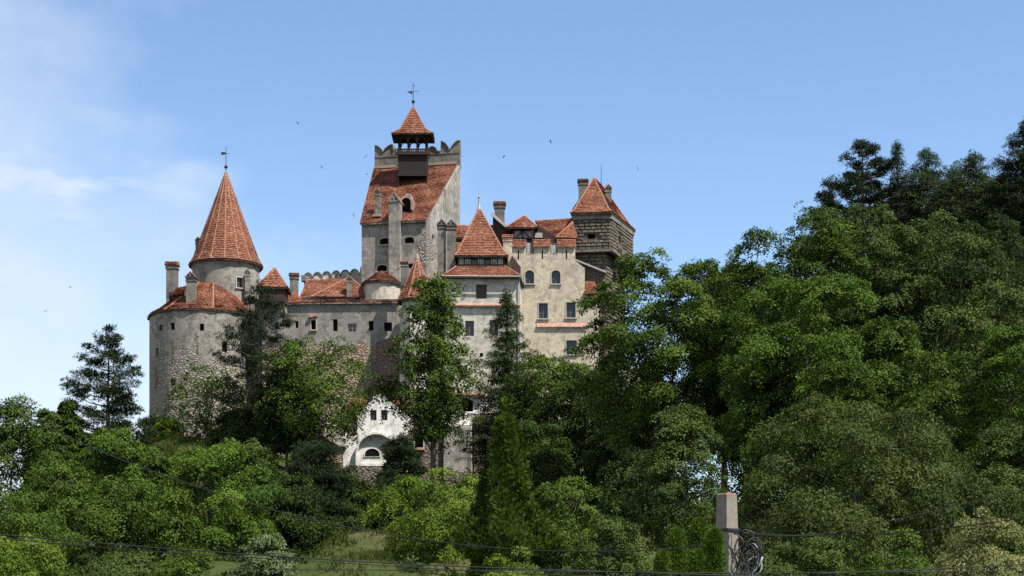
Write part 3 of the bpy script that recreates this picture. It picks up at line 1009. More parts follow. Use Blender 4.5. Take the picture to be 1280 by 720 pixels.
# ---- low round outwork in front of the keep, with a lean-to tiled roof
ow = thing("outwork", "low whitewashed wall under a shallow bright orange tiled roof at the foot of the keep", "castle tower", (X(478, 197), 197, 26), GRP)
oc, orad = (X(477.5, 200.2), 200.2), 2.3
pl = [(oc[0] + orad * math.cos(a), oc[1] + orad * math.sin(a)) for a in np.linspace(math.pi, 2 * math.pi, 13)] + [(oc[0] + orad, 202.0), (oc[0] - orad, 202.0)]
wall(ow, solid_prism(pl, 24, Z(350.5, 198)), "plaster_gatehouse")
cone_roof(ow, oc, [(2.6, Z(350.5, 197.8)), (0.0, Z(338.5, 200.2))], 12, ridges=False)
rw = MB(); rw.box((oc[0] + 1.2, 200.6, 24), (1, 0, 0), (0, -1, 0), 3.6, 1.6, Z(352, 199) - 24)
rw.build("buttress", "plaster_keep", ow)

# ---- round tower with the tall cone
rt = thing("round_tower", "slender round tower under the tallest pointed cone roof of red tiles", "castle tower", (X(282, 203), 203, 26), GRP)
dc_, dr = (X(282.5, 203), 203.0), 4.2
cw_ = []
p_ = on_cyl(299.5, 359.5, dc_, dr); nn_ = Vector((p_.x - dc_[0], p_.y - dc_[1], 0)).normalized()
cw_.append(W(p_, (-nn_.y, nn_.x), .8, 1.25, "rect", "glass", .4, "surround"))
wall(rt, solid_prism([(v.x, v.y) for v in ring(dc_, dr, 0, 96)], 24, Z(333.5, 203)), "plaster_drum", cw_)
cr_ = MB()
cr_.lathe((dc_[0], dc_[1], Z(338, 203)), [(dr - .05, -.1), (dr + .12, .15), (dr + .12, .3), (dr + .28, .55), (dr + .28, .9)], 48)
cr_.build("cornice", "plaster_drum", rt)
zc = Z(333, 203)
cone_roof(rt, dc_, [(4.66, zc), (4.05, zc + 1.0), (0.0, Z(214.5, 203))], 16, R(8), rr=.14)
vane(rt, (dc_[0], dc_[1], Z(216, 203)), 3.4, 0)
chimney(rt, 247.5, 7.5, 297, 340, 205.6, "flat", depth=.8)
chimney(rt, 309, 7, 337, 372, 199.3, "flat", mat="plaster_drum", depth=.7)

# ---- the great bastion round its foot
ba = thing("round_bastion", "broad stained cylindrical bastion with low tiled roof and bare stone patches at the left end", "castle tower", (X(256, 199), 199, 24), GRP)
bc, brad = (X(256, 199.5), 199.5), 6.75
bw = []
for px, py, wx, hx_ in ((201, 413, 4, 7), (215.5, 412.5, 4.5, 9), (252.5, 413.5, 5, 9), (281, 440, 7, 13), (196.5, 446, 4, 11), (216, 482, 5, 8), (304, 411, 5, 8)):
    p_ = on_cyl(px, py, bc, brad)
    nn_ = Vector((p_.x - bc[0], p_.y - bc[1], 0)).normalized()
    bw.append(W(p_, (-nn_.y, nn_.x), wx * .0975 * (1.5 if px < 220 else 1), hx_ * .0975, "rect", "hole", .6))
wall(ba, solid_prism([(v.x, v.y) for v in ring(bc, brad, 0, 96)], 19, Z(398.5, 199.5)), "plaster_bastion", bw)
zb_ = Z(399, 199.5)
ap = Vector((X(266.5, 202), 202.0, Z(338.5, 202)))
A = ring(bc, 7.05, zb_, 14, R(6))
B = [lerp(a, ap, .14) + Vector((0, 0, -.18)) for a in A]
fc, rd = [], []
for i in range(14):
    j = (i + 1) % 14
    fc.append([A[i], A[j], B[j], B[i]])
    fc.append([B[i], B[j], ap])
    rd += [(A[i], B[i]), (B[i], ap)]
front = [k for k in range(14) if A[k].y < 199.6]
rsel = []
for k in front[2::2]:
    rsel += [(A[k], B[k]), (B[k], ap)]
roof(ba, fc, rsel, name="roof", rr=.16)
chimney(ba, 214, 15.5, 325.5, 378, 199.0, "tile", depth=1.3)
chimney(ba, 238, 13, 340, 381, 194.2, "gable", depth=1.2)
dmr = MB()
dp = at(221, 377, 197.6)
dmr.box(dp, (1, 0, 0), (0, -1, 0), 1.5, 2.4, .95)
dd = dmr.build("dormer", "dark_wood", ba)
dr_ = MB()
q = [at(211, 370, 196.2), at(231, 366, 196.2), at(236, 357, 199.0), at(222, 360, 199.4)]
dr_.poly(q, 0, .4); dr_.poly([a - Vector((0, 0, .15)) for a in reversed(q)], 1); tiles_on(dr_, q)
dr_.build("dormer_roof", ["roof_tile", "dark_wood"], dd)
for px, py, s, hh in ((245.5, 421, .28, .5), (258, 397, .15, .2), (247, 437, .16, .7), (195, 473, .42, 1.7), (209, 500, .3, 2.2), (216, 440, .16, 2.0), (232, 470, .5, .4)):
    p_ = on_cyl(px, py, bc, brad + .02)
    nn_ = Vector((p_.x - bc[0], p_.y - bc[1], 0)).normalized()
    br_ = MB()
    br_.poly([p_ + Vector((-nn_.y, nn_.x, 0)) * (s * rng.uniform(.45, 1.25) * math.cos(k / 17 * 6.283)) + Vector((0, 0, hh * rng.uniform(.5, 1.2) * math.sin(k / 17 * 6.283))) for k in range(17)])
    br_.build("exposed_brick", "rubble_brick", ba)

# ---- dark timber turret with a red pyramid
tt_ = thing("timber_turret", "small dark timber turret under a red pyramid roof right of the big cone", "castle tower", (X(340, 194), 194, 30), GRP)
tx0, tx1 = X(324, 193.5), X(356, 193.5)
tm = MB()
for i in range(9):
    tm.box((tx0 + (tx1 - tx0) * (i + .5) / 9, 193.4, Z(377, 193.4)), (1, 0, 0), (0, -1, 0), (tx1 - tx0) / 9 - .02, .12 + .03 * (i % 2), Z(358, 193.4) - Z(377, 193.4))
tm.box(((tx0 + tx1) / 2, 195.0, Z(377, 193.4)), (1, 0, 0), (0, -1, 0), tx1 - tx0 - .06, 3.0, Z(358, 193.4) - Z(377, 193.4) - .01)
for xx in (tx0 + .2, (tx0 + tx1) / 2, tx1 - .2):
    tm.bar((xx, 193.5, Z(377, 193.4)), (xx, 194.6, Z(392, 193.4)), .2, .2, (1, 0, 0))
    tm.box((xx, 193.7, Z(402, 193.4)), (1, 0, 0), (0, -1, 0), .18, .18, 2.4)
tm.build("gallery", "dark_wood", tt_)
wall(tt_, solid_prism([(tx0 + .2, 194.4), (tx1 - .2, 194.4), (tx1 - .2, 197.8), (tx0 + .2, 197.8)], 22, Z(376, 194)), "plaster_curtain",
     [W(at(346, 412, 194.4), (1, 0), .5, .9, "rect", "hole")])
tcx = Vector(((tx0 + tx1) / 2 + .1, 195.0, Z(334.5, 195.0)))
tb = [Vector((tx0 - .3, 193.1, Z(358.5, 193.1))), Vector((tx1 + .35, 193.1, Z(358.5, 193.1))), Vector((tx1 + .35, 196.9, Z(358.5, 193.1))), Vector((tx0 - .3, 196.9, Z(358.5, 193.1)))]
roof(tt_, [[tb[i], tb[(i + 1) % 4], tcx] for i in range(4)], [(tb[i], tcx) for i in range(4)], rr=.12)

# ---- long curtain wall with the tiled coping
WA, WB = pxy(318, 197.4), pxy(500, 196.4)
cu = thing("curtain_wall", "long grey plastered curtain wall with tiled coping and small openings between turrets", "castle wall", (X(410, 197), 197, 24), GRP)
tcu = dirv(WA, WB)
cwins = []
for px, py, wx, hx_, st in ((371, 410, 4, 9, "hole"), (392, 412, 6, 12, "hole"), (419, 414, 6, 15, "hole"), (440, 414.5, 10.5, 10, "white"), (463.8, 413, 6, 12, "hole"), (485, 414, 10, 11, "hole")):
    cwins.append(W(wp(px, py, WA, WB), tcu, wx * .0985, hx_ * .0985, "rect", st, .7, "surround" if px == 392 else None))
zcw = Z(379, 197)
wall(cu, solid_prism([WA, WB, (WB[0] + .1, WB[1] + 2.2), (WA[0], WA[1] + 2.2)], 17, zcw), "plaster_curtain", cwins)
ncu = Vector((tcu.y, -tcu.x, 0))
a_, b_ = Vector((WA[0], WA[1], zcw)) + ncu * .35, Vector((WB[0], WB[1], zcw)) + ncu * .35
bk = -ncu * 1.1 + Vector((0, 0, .52))
roof(cu, [[a_, b_, b_ + bk, a_ + bk]], [], .18, name="coping", e=.25, soffit="plaster_grey")
pl_ = [at(356, 379.5, 196.8), at(378, 379, 196.8), at(369, 362, 199), at(357, 362, 199)]
roof(cu, [pl_], [], .2, name="coping", soffit="plaster_grey")
chimney(cu, 367, 11.5, 340, 379, 198.6, "tile", depth=1.0)
for px, py in ((389, 395), (395, 394)):
    sb = MB()
    c_ = wp(px, py + 2, WA, WB)
    sb.box(c_ + ncu * .15, tcu, ncu, .45, .4, .28)
    sb.build("coping", "coping_tile", cu)

# ---- courtyard range behind it
cr = thing("courtyard_range", "low range with two red hipped roofs just behind the long curtain wall", "castle wing", (X(420, 201), 201, 26), GRP)
wall(cr, solid_prism([pxy(391, 199.4), pxy(463, 199.4), pxy(463, 204), pxy(376, 204), pxy(376, 201)], 24, Z(370.5, 199.5)), "plaster_curtain",
     [W(at(446.5, 374, 199.4), (1, 0), .7, .45, "rect", "hole", .4), W(at(406, 374, 199.4), (1, 0), .5, .4, "rect", "hole", .4)])
pa_, pb_, pk = at(388.5, 371, 199.0), at(466, 369.5, 199.0), at(436.5, 346.5, 201.6)
bl_, br2 = Vector((pa_.x, 204, pa_.z)), Vector((pb_.x, 204, pb_.z))
roof(cr, [[pa_, pb_, pk], [pb_, br2, pk], [br2, bl_, pk], [bl_, pa_, pk]], [(pa_, pk), (pb_, pk)], rr=.14)
ra, rb_, rc, rd_ = at(373, 376.5, 200.6), at(440, 376.5, 200.6), at(433, 347.5, 204), at(384.5, 350, 204)
roof(cr, [[ra, rb_, rc, rd_]], [(ra, rd_)], rr=.13)
chimney(cr, 436.5, 7, 345, 371, 198.7, "gable", depth=.7)

# ---- wall with the row of rounded merlons
sm = thing("crenellated_wall", "pale wall topped by a row of scalloped merlons left of the keep", "castle wall", (X(416, 205), 205, 28), GRP)
ou = [at(380, 378, 205), at(455, 376, 205), at(455, 333, 205)]
ou += [at(450.5, 333.5, 205)]
cur = 449.0
for k in range(6):
    for a in np.linspace(0, math.pi, 7):
        ou.append(at(cur - 5.7 + 5.6 * math.cos(a), 346.5 + k * .9 - 6 * 1.15 * math.sin(a) - 2.5, 205))
    cur -= 11.6
ou += [at(380, 347, 205)]
m_ = MB(); vs_, fs_ = solid_outline(ou, .7); m_.mesh(vs_, fs_); so_ = m_.build("wall", "plaster_streaked", sm)
m_ = MB(); m_.box(at(379.8, 352, 204.8), (1, 0, 0), (0, -1, 0), .55, .9, .75); m_.build("pier", "plaster_grey", sm)
m_ = MB()
for i in range(4, len(ou) - 1):
    if (ou[i] - ou[i + 1]).length < .6:
        m_.bar(ou[i] + Vector((0, .33, .05)), ou[i + 1] + Vector((0, .33, .05)), .95, .12, (0, 1, 0))
m_.build("coping", "plaster_grey", sm)

# ---- octagonal turret with the steep spire, half hidden by the tall tree
st_ = thing("spire_turret", "slim turret with steep spire of red tiles and pale ridges behind a tall tree", "castle tower", (X(521, 192.5), 192.5, 22), GRP)
sc_ = (X(521.5, 192.5), 192.5)
wall(st_, solid_prism([(v.x, v.y) for v in ring(sc_, 1.95, 0, 8, R(22.5))], 15, Z(374, 191)), "plaster_gatehouse",
     [W(Vector((sc_[0] - .2, sc_[1] - 1.8, Z(400, 191))), (1, 0), .55, .9, "arch", "hole")])
cone_roof(st_, sc_, [(2.5, Z(374, 191)), (1.75, Z(362, 191.5)), (0.0, Z(321, 192.5))], 8, R(22.5), rr=.15)
chimney(st_, 505, 9.5, 325, 362, 193.8, "tile", depth=.9)
vm = MB(); vm.lathe((sc_[0], sc_[1], Z(323.5, 192.5)), [(.25, 0), (.18, .4), (.05, .6)], 8); vm.build("finial", "mortar", st_)

# ---- ruined brick buttress under it
bt = thing("brick_buttress", "dark reddish brick buttress with a doorway below the curtain wall", "castle wall", (X(484, 194), 194, 22), GRP)
wall(bt, solid_prism([pxy(474, 194.2), pxy(499, 193.4), pxy(499, 197), pxy(470, 197)], 16, [Z(427, 194), Z(418, 194), Z(416, 196), Z(425, 196)]), "rubble_brick",
     [W(at(476.5, 490, 194.1), (1, -.1), .85, 1.5, "rect", "hole", .9)])
wall(bt, solid_prism([pxy(466, 195.6), pxy(478, 195.4), pxy(478, 197), pxy(464, 197)], 16, [Z(452, 195), Z(440, 195), Z(440, 196), Z(452, 196)]), "rubble_wall", name="rubble")
wall(bt, solid_prism([pxy(499.5, 193.2), pxy(516, 192.6), pxy(516, 196), pxy(499.5, 196)], 16, [Z(392, 193), Z(385, 193), Z(385, 195), Z(392, 195)]), "plaster_gatehouse", name="pier")

# ---- pair of tall chimneys between keep and gatehouse
tw_ = thing("chimney_stack", "pair of tall grey gabled chimneys standing together right of the keep", "chimney", (X(557, 196.5), 196.5, 26), GRP)
chimney(tw_, 552, 11.5, 275, 372, 196.3, "gablegrey", depth=1.2)
chimney(tw_, 564, 12.5, 275.5, 372, 196.0, "gablegrey", depth=1.2)

# ---- gatehouse with the two-stage roof
GA, GB = pxy(556, 190), pxy(648, 190)
gh = thing("gatehouse", "pale square gatehouse with two stage red pyramid roof and band of small windows", "castle tower", (X(601, 190), 190, 20), GRP)
s_ = 190 / F
gw = []
for px, py, wx, hx_, k_, stl in ((601.7, 373.5, 13.5, 18, "rect", "shutter"), (587, 420, 11, 19, "rect", "glass"), (617.5, 419, 11, 19, "rect", "glass"), (601.8, 446, 4, 5, "rect", "hole"), (579.2, 467, 9.5, 9.5, "rect", "glass"),
                                 (571, 419, 9, 17, "rect", "glass"), (634, 470, 8, 10, "rect", "glass")):
    gw.append(W(at(px, py, 190), (1, 0), wx * s_, hx_ * s_, k_, stl, .4, "surround" if stl == "glass" and hx_ < 12 else None))
zg = Z(345.5, 190)
wall(gh, solid_prism([GA, GB, (GB[0] + .9, 200.5), (GA[0] - .2, 200.5)], 15.5, zg), "plaster_gatehouse", gw)
x0, x1 = X(552, 189.4), X(651.5, 189.4)
zs0 = Z(345, 189.4)
i0_, i1_ = X(571, 191.2), X(631, 191.2)
zs1 = Z(332.5, 191.2)
yb = 201.0
O = [Vector((x0, 189.4, zs0)), Vector((x1, 189.4, zs0)), Vector((x1 + .6, yb, zs0)), Vector((x0 - .3, yb, zs0))]
yi = 198.4
I = [Vector((i0_, 191.2, zs1)), Vector((i1_, 191.2, zs1)), Vector((i1_, yi, zs1)), Vector((i0_, yi, zs1))]
roof(gh, [[O[i], O[(i + 1) % 4], I[(i + 1) % 4], I[i]] for i in range(4)], [(O[i], I[i]) for i in range(4)], .2, name="roof", rr=.13)
# band of windows
bd = MB()
zb0, zb1 = zs1 - .2, Z(319.5, 191.2) + .3
bd.box(((i0_ + i1_) / 2, (191.35 + yi) / 2, zb0), (1, 0, 0), (0, -1, 0), i1_ - i0_ - .06, yi - 191.35, zb1 - zb0)
bo = bd.build("window_band", "dark_wood", gh)
fr = MB(); gl = MB(); wpn = MB()
zw0, zw1 = Z(330.5, 191.3), Z(321.5, 191.3)
nwin = 7
bwid = (i1_ - i0_ - .3) / nwin
for i in range(nwin):
    cxx = i0_ + .15 + bwid * (i + .5)
    fr.box((cxx - bwid / 2, 191.3, zw0 - .1), (1, 0, 0), (0, -1, 0), .12, .16, zw1 - zw0 + .2)
    if i in (0, nwin - 1):
        wpn = MB()
        wpn.box((cxx, 191.33, zw0), (1, 0, 0), (0, -1, 0), bwid - .2, .06, zw1 - zw0)
        wpn.build("panel", "panel_white", bo)
    elif i in (1, 5, 3):
        gl.box((cxx, 191.34, zw0), (1, 0, 0), (0, -1, 0), bwid - .16, .04, zw1 - zw0)
        for s in (-.5, 0, .5):
            fr.box((cxx + s * (bwid - .2), 191.31, zw0), (1, 0, 0), (0, -1, 0), .06, .06, zw1 - zw0, 1)
        fr.box((cxx, 191.312, zw0 + (zw1 - zw0) * .55), (1, 0, 0), (0, -1, 0), bwid - .2, .05, .06, 1)
    else:
        gl.box((cxx, 191.34, zw0), (1, 0, 0), (0, -1, 0), bwid - .16, .04, zw1 - zw0)
        fr.box((cxx, 191.312, zw0 + (zw1 - zw0) * .55), (1, 0, 0), (0, -1, 0), bwid - .2, .05, .05, 0)
fr.box(((i0_ + i1_) / 2, 191.28, zw0 - .2), (1, 0, 0), (0, -1, 0), i1_ - i0_ + .1, .2, .14)
fr.build("window_frame", ["dark_wood", "frame_white"], bo)
gl.build("pane", "glass", bo)
u0, u1 = X(568.5, 190.7), X(634.5, 190.7)
zu = Z(319.5, 190.7)
yb2 = 199.2
apx = Vector((X(598.8, 194.9), 194.9, Z(259.5, 194.9)))
U = [Vector((u0, 190.7, zu)), Vector((u1, 190.7, zu)), Vector((u1, yb2, zu)), Vector((u0, yb2, zu))]
M_ = [lerp(a, apx, .15) - Vector((0, 0, .3)) for a in U]
roof(gh, [[U[i], U[(i + 1) % 4], M_[(i + 1) % 4], M_[i]] for i in range(4)] + [[M_[i], M_[(i + 1) % 4], apx] for i in range(4)],
     [(U[i], M_[i]) for i in range(4)] + [(M_[i], apx) for i in range(4)], .2, name="roof", rr=.15)
fm = MB()
fm.lathe(apx - Vector((0, 0, .35)), [(.32, 0), (.2, .45), (.13, .8), (.12, 1.5), (.2, 1.6), (.05, 1.75), (.03, 2.7)], 8)
fm.build("finial", "zinc", gh)
cn = MB()
zc1 = Z(384, 190)
cn.box(((X(580, 190) + GB[0]) / 2, 189.9, zc1), (1, 0, 0), (0, -1, 0), GB[0] - X(580, 190) + .3, .5, .22, 1)
oc_ = [Vector((X(556, 190) - .1, 189.6, zc1 + .22)), Vector((GB[0] + .3, 189.6, zc1 + .22)), Vector((GB[0] + .3, 190.0, zc1 + .42)), Vector((X(556, 190) - .1, 190.0, zc1 + .42))]
cn.poly(oc_, 0)
cn.poly([oc_[1], oc_[0], oc_[0] - Vector((0, 0, .12)), oc_[1] - Vector((0, 0, .12))], 0)
cn.build("cornice", ["coping_tile", "plaster_gatehouse"], gh)
dpn = MB()
dxp = X(649.2, 189.8)
dpn.tube([(dxp, 189.8, 24), (dxp, 189.8, zg - .7), (dxp + .1, 189.3, zg - .25)], .07, 8)
dpn.tube([(x0 + .1, 189.2, zg - .12), (x1, 189.2, zg - .18)], .08, 8)
dpn.build("drainpipe", "zinc", gh)

# ---- inner range: red roofs and dark loft seen between the towers
ir = thing("inner_range", "red roof slopes and dark wooden loft half hidden behind the gatehouse roof", "castle wing", (X(600, 203), 203, 28), GRP)
wall(ir, solid_prism([pxy(560, 200.8), pxy(640, 200.8), pxy(640, 206), pxy(560, 206)], 26, Z(318, 201)), "plaster_curtain")
qa = [at(570, 297, 201.5), at(640, 297, 201.5), at(640, 281.5, 204), at(569, 281.5, 204)]
roof(ir, [qa], [], .2)
qb = [at(561, 317, 199.5), at(580, 317, 199.5), at(580, 303.5, 201), at(564, 303.5, 201)]
roof(ir, [qb], [], .2, name="porch_roof")
dk = MB(); dk.box(at(576, 306, 201.8), (1, 0, 0), (0, -1, 0), 1.6, .3, .8); dk.build("loft", "dark_wood", ir)
dk = MB(); dk.box(at(571, 330, 201.2), (1, 0, 0), (0, -1, 0), 1.8, .9, 1.6)
dk.build("loft", "dark_wood", ir)
lf = MB()
qc = [at(616, 268.5, 199.0), at(634, 284, 198.6), at(640, 318, 198.8), at(632, 322, 198.8), at(616, 300, 198.8)]
vs_, fs_ = solid_outline(list(reversed(qc)), 1.6); lf.mesh(vs_, fs_)
lf.build("gable_boards", "dark_wood", ir)
rf_ = [at(615, 268, 198.4), at(637, 287, 198.2), at(637, 284, 202), at(615, 265, 202)]
m_ = MB(); m_.poly(rf_, 0, .35); m_.poly([p - Vector((0, 0, .18)) for p in reversed(rf_)], 1)
m_.bar(rf_[0], rf_[1], .25, .3, (0, 1, 0), 2)
m_.build("roof_edge", ["roof_tile", "dark_wood", "zinc"], ir)
chimney(ir, 624.5, 14.5, 250, 292, 203, "tile", depth=1.2)

# ---- palace front with three tile-capped merlons
PA, PB = pxy(636, 195), pxy(749, 195)
pa2 = thing("palace_wing", "beige palace front with tile capped merlons and arched upper windows beside the gatehouse", "castle wing", (X(690, 195), 195, 22), GRP)
ps_ = 195 / F
ol = [(749, 560), (749, 366.5), (731, 366.5), (731, 335), (719, 326), (719, 307), (697, 307), (697, 318), (687.5, 318), (687.5, 307), (667.5, 307), (667.5, 318), (657.5, 318), (657.5, 307), (639.5, 307), (639.5, 560)]
ol = [at(a, b, 195) for a, b in reversed(ol)]
pw = []
for px, py, wx, hx_, k_ in ((662, 354.5, 11, 16.5, "arch"), (695, 354.5, 11, 16.5, "arch"), (679, 398, 11.5, 19, "rect"), (713.7, 397, 11.5, 19, "rect"), (714.5, 443, 13, 17.5, "rect"), (738, 398, 9, 15, "rect")):
    if px == 738:
        continue
    pw.append(W(at(px, py, 195), (1, 0), wx * ps_, hx_ * ps_, k_, "glass", .45, "surround"))
for px in (648, 678, 708):
    pw.append(W(at(px, 324, 195), (1, 0), .17, 1.15, "rect", "hole", .5))
wall(pa2, solid_outline(ol, 0.9), "plaster_palace", pw)
wall(pa2, solid_prism([(X(640, 195.9), 195.905), (X(747, 195.9), 195.905), (X(747, 195.9), 206), (X(640, 195.9), 206)], 16, Z(368, 196)), "plaster_palace", name="rear_wall")
for a, b in ((639, 658), (666.5, 688.5), (696, 720)):
    q = [at(a, 308, 194.75), at(b, 308, 194.75), at(b, 299.5, 195.5), at(a, 299.5, 195.5)]
    roof(pa2, [q], [], .1, name="merlon_cap", e=.22, tw=.26, soffit="plaster_palace")
for px in (662.3, 692.3):
    g = MB(); g.box(at(px, 318, 195.25), (1, 0, 0), (0, -1, 0), .92, .5, .12, 1)
    go = g.build("sill", ["panel_white", "panel_white"], pa2)
mm = MB()
m_ = MB()
q = [at(671, 407.5, 194.75), at(733, 407.5, 194.75), at(733, 403.5, 195.0), at(671, 403.5, 195.0)]
m_.poly(q); m_.poly([q[1], q[0], q[0] - Vector((0, 0, .12)), q[1] - Vector((0, 0, .12))], 1); m_.poly([q[0] - Vector((0, 0, .12)), q[3] - Vector((0, 0, .3)), q[2] - Vector((0, 0, .3)), q[1] - Vector((0, 0, .12))], 1)
m_.build("string_course", ["coping_tile", "plaster_palace"], pa2)
chimney(pa2, 634.5, 13, 292.5, 356, 194.6, "tile", depth=.8, mat="plaster_palace")
m_ = MB()
q = [at(640, 319, 194.2), at(651, 334, 193.9), at(650.5, 350, 193.8), at(641, 350, 193.8)]
vs_, fs_ = solid_outline(list(reversed(q)), .8); m_.mesh(vs_, fs_)
m_.build("shed", "dark_wood", pa2)
q = [at(730, 367, 194.5), at(750.5, 367.5, 194.5), at(743, 352, 197), at(730.5, 352, 197)]
roof(pa2, [q], [], .15, name="porch_roof")

# ---- timber-framed gallery on top of the palace
tg = thing("timber_gallery", "half timbered gallery with white panels and hipped red roof above the palace merlons", "castle wing", (X(670, 198), 198, 44), GRP)
yg = 197.6
m_ = MB(); vs_, fs_ = solid_outline([at(x_, y_, yg + .15) for x_, y_ in ((640, 330), (716, 330), (716, 299), (696, 299), (671, 284.5), (640, 284.5))], .3); m_.mesh(vs_, fs_); m_.build("backing", "dark_wood", tg)
for x0_, x1_, y0_, y1_, Y_ in ((643, 652.5, 288.5, 297, yg + .05), (653.5, 664, 288.5, 297, yg + .05), (668.5, 678, 291, 297.5, yg + .05), (658, 667, 303.5, 317.5, 196.9), (687.8, 697, 304, 317.5, 196.9)):
    pm2 = MB()
    pm2.box(at((x0_ + x1_) / 2, y1_, Y_), (1, 0, 0), (0, -1, 0), (x1_ - x0_) * Y_ / F, .06, (y1_ - y0_) * Y_ / F)
    pm2.build("panel", "panel_white", tg)
bmn = MB()
for a, b in (((642, 287), (642, 299)), ((653, 287), (653, 299)), ((665.5, 287), (665.5, 317)), ((645, 297), (652, 289)), ((655, 289), (662, 297)), ((641, 287.5), (668, 287.5)), ((641, 298), (680, 298)),
             ((657.5, 302), (657.5, 318)), ((667.4, 302), (667.4, 318)), ((687.5, 302), (687.5, 318)), ((697.4, 302), (697.4, 318)), ((668, 300), (716, 300))):
    y_ = yg - .1 if a[1] < 300 and b[1] < 300 else 196.8
    bmn.bar(at(a[0], a[1], y_), at(b[0], b[1], y_), .17, .15, (1, 0, .01) if a[0] == b[0] else (0, 0, 1))
bmn.build("timber_frame", "dark_wood", tg)
ea, eb, ek = at(632.5, 284, 196.9), at(672.5, 284, 196.9), at(655, 269.5, 199)
ec, ed_ = Vector((eb.x, 201.5, eb.z)), Vector((ea.x, 201.5, ea.z))
roof(tg, [[ea, eb, ek], [eb, ec, ek], [ec, ed_, ek], [ed_, ea, ek]], [(ea, ek), (eb, ek)], .18, rr=.12)
ra, rb_, rc, rd_ = at(694, 296.5, 198.2), at(717, 297, 198.2), at(716, 273, 202.5), at(668, 276, 202.5)
re_ = at(678, 280, 199.8)
p1_, p2_, p3_ = ra, at(716, 273.5, 202.5), at(669, 276.5, 202.5)
n_p = (p2_ - p1_).cross(p3_ - p1_)
def on_face(px, py):
    d = at(px, py, 1.0) - Vector((0, 0, EYE))
    return Vector((0, 0, EYE)) + d * ((p1_ - Vector((0, 0, EYE))).dot(n_p) / d.dot(n_p))
roof(tg, [[on_face(676, 285), ra, on_face(717, 295), p2_, p3_]], [(p3_, p2_)], .2)
m_ = MB(); m_.bar(at(671, 282.5, 196.9), at(695, 297.5, 197.3), .22, .3, (0, 1, 0)); m_.bar(at(695, 297.5, 197.2), at(718, 298, 197.2), .22, .25, (0, 0, 1)); m_.build("verge", "dark_wood", tg)
ga, gb2, gk = at(694.5, 297, 196.6), at(722, 297.5, 196.8), at(716, 277, 198.6)
roof(tg, [[ga, gb2, gk], [ga, gk, at(713, 279, 199.5)]], [(ga, gk)], .16, rr=.11)

# ---- stone block tower on the right
SA, SB_, SC, SD = pxy(716.5, 199), pxy(763, 198.4), pxy(791, 207.2), pxy(737, 210)
bk_ = thing("block_tower", "dark rusticated stone block tower with steep tiled roof at the right end", "castle tower", (X(745, 202), 202, 26), GRP)
zl = Z(315, 198.5)
zt_ = Z(267.5, 198.5) + .1
def inset(pl, f):
    cx_ = sum(p[0] for p in pl) / len(pl); cy_ = sum(p[1] for p in pl) / len(pl)
    return [(p[0] + (cx_ - p[0]) * f, p[1] + (cy_ - p[1]) * f) for p in pl]
up_plan = [SA, SB_, SC, SD]
lo_plan = [pxy(719.5, 199.6), pxy(757, 199.2), pxy(781, 206.5), pxy(739, 209)]
swin = [W(wp(739.3, 298.5, SA, SB_), dirv(SA, SB_), .95, .62, "rect", "hole", .6), W(wp(775, 304, SB_, SC), dirv(SB_, SC), 1.0, .9, "rect", "hole", .6)]
wall(bk_, solid_prism(inset(up_plan, .012), zl + .25, zt_ - .1), "block_stone", swin)
wall(bk_, solid_prism(inset(lo_plan, .012), 20, zl + .3), "block_stone", name="lower_wall")
def facing(mb, A, B, z0, z1, bh, bl, skips=()):
    tdir = dirv(A, B)
    n = Vector((tdir.y, -tdir.x, 0))
    L = math.hypot(B[0] - A[0], B[1] - A[1])
    rows = max(1, round((z1 - z0) / bh))
    bh = (z1 - z0) / rows
    for r in range(rows):
        x = -rng.random() * bl * .5
        while x < L:
            l = bl * rng.uniform(.7, 1.25)
            a, b = max(0, x), min(L, x + l)
            x += l
            if b - a < .12:
                continue
            z = z0 + r * bh
            if any(a < s[1] and b > s[0] and z < s[3] and z + bh > s[2] for s in skips):
                continue
            d = rng.uniform(.06, .15)
            g = .022
            base = Vector((A[0], A[1], 0)) - n * .1
            bev = min(.07, (b - a) * .25)
            o4 = [base + tdir * xx + Vector((0, 0, zz_)) for xx, zz_ in ((a + g, z + g), (b - g, z + g), (b - g, z + bh - g), (a + g, z + bh - g))]
            f4 = [base + n * (d + .1) + tdir * xx + Vector((0, 0, zz_)) for xx, zz_ in ((a + g + bev, z + g + bev), (b - g - bev, z + g + bev), (b - g - bev, z + bh - g - bev), (a + g + bev, z + bh - g - bev))]
            mb.mesh(o4 + f4, [(4, 5, 6, 7), (0, 1, 5, 4), (1, 2, 6, 5), (2, 3, 7, 6), (3, 0, 4, 7)], 0, min(1, max(0, rng.gauss(.5, .25))))
fm_ = MB()
def skip_of(w, A):
    u = (Vector((w["p"].x, w["p"].y, 0)) - Vector((A[0], A[1], 0))).length
    return (u - w["w"] / 2 - .05, u + w["w"] / 2 + .05, w["p"].z - .05, w["p"].z + w["h"] + .05)
facing(fm_, SA, SB_, zl + .3, zt_ - .75, .43, .80, [skip_of(swin[0], SA)])
facing(fm_, SB_, SC, zl + .3, zt_ - .75, .43, .80, [skip_of(swin[1], SB_)])
facing(fm_, lo_plan[0], lo_plan[1], 30, zl - .1, .44, .80)
facing(fm_, lo_plan[1], lo_plan[2], 30, zl - .1, .44, .80)
fm_.build("stone_facing", "block_stone", bk_)
lg = MB()
for i, (A, B) in enumerate(((SA, SB_), (SB_, SC), (SC, SD), (SD, SA))):
    tdir = dirv(A, B); n = Vector((tdir.y, -tdir.x, 0))
    a, b = Vector((A[0], A[1], zl + .15)) + n * .08 - tdir * .1, Vector((B[0], B[1], zl + .15)) + n * .08 + tdir * .1
    lg.bar(a, b, .26, .5, (0, 0, 1))
    a.z = b.z = zt_ - .38
    lg.bar(a - n * .04, b - n * .04, .7, .3, (0, 0, 1))
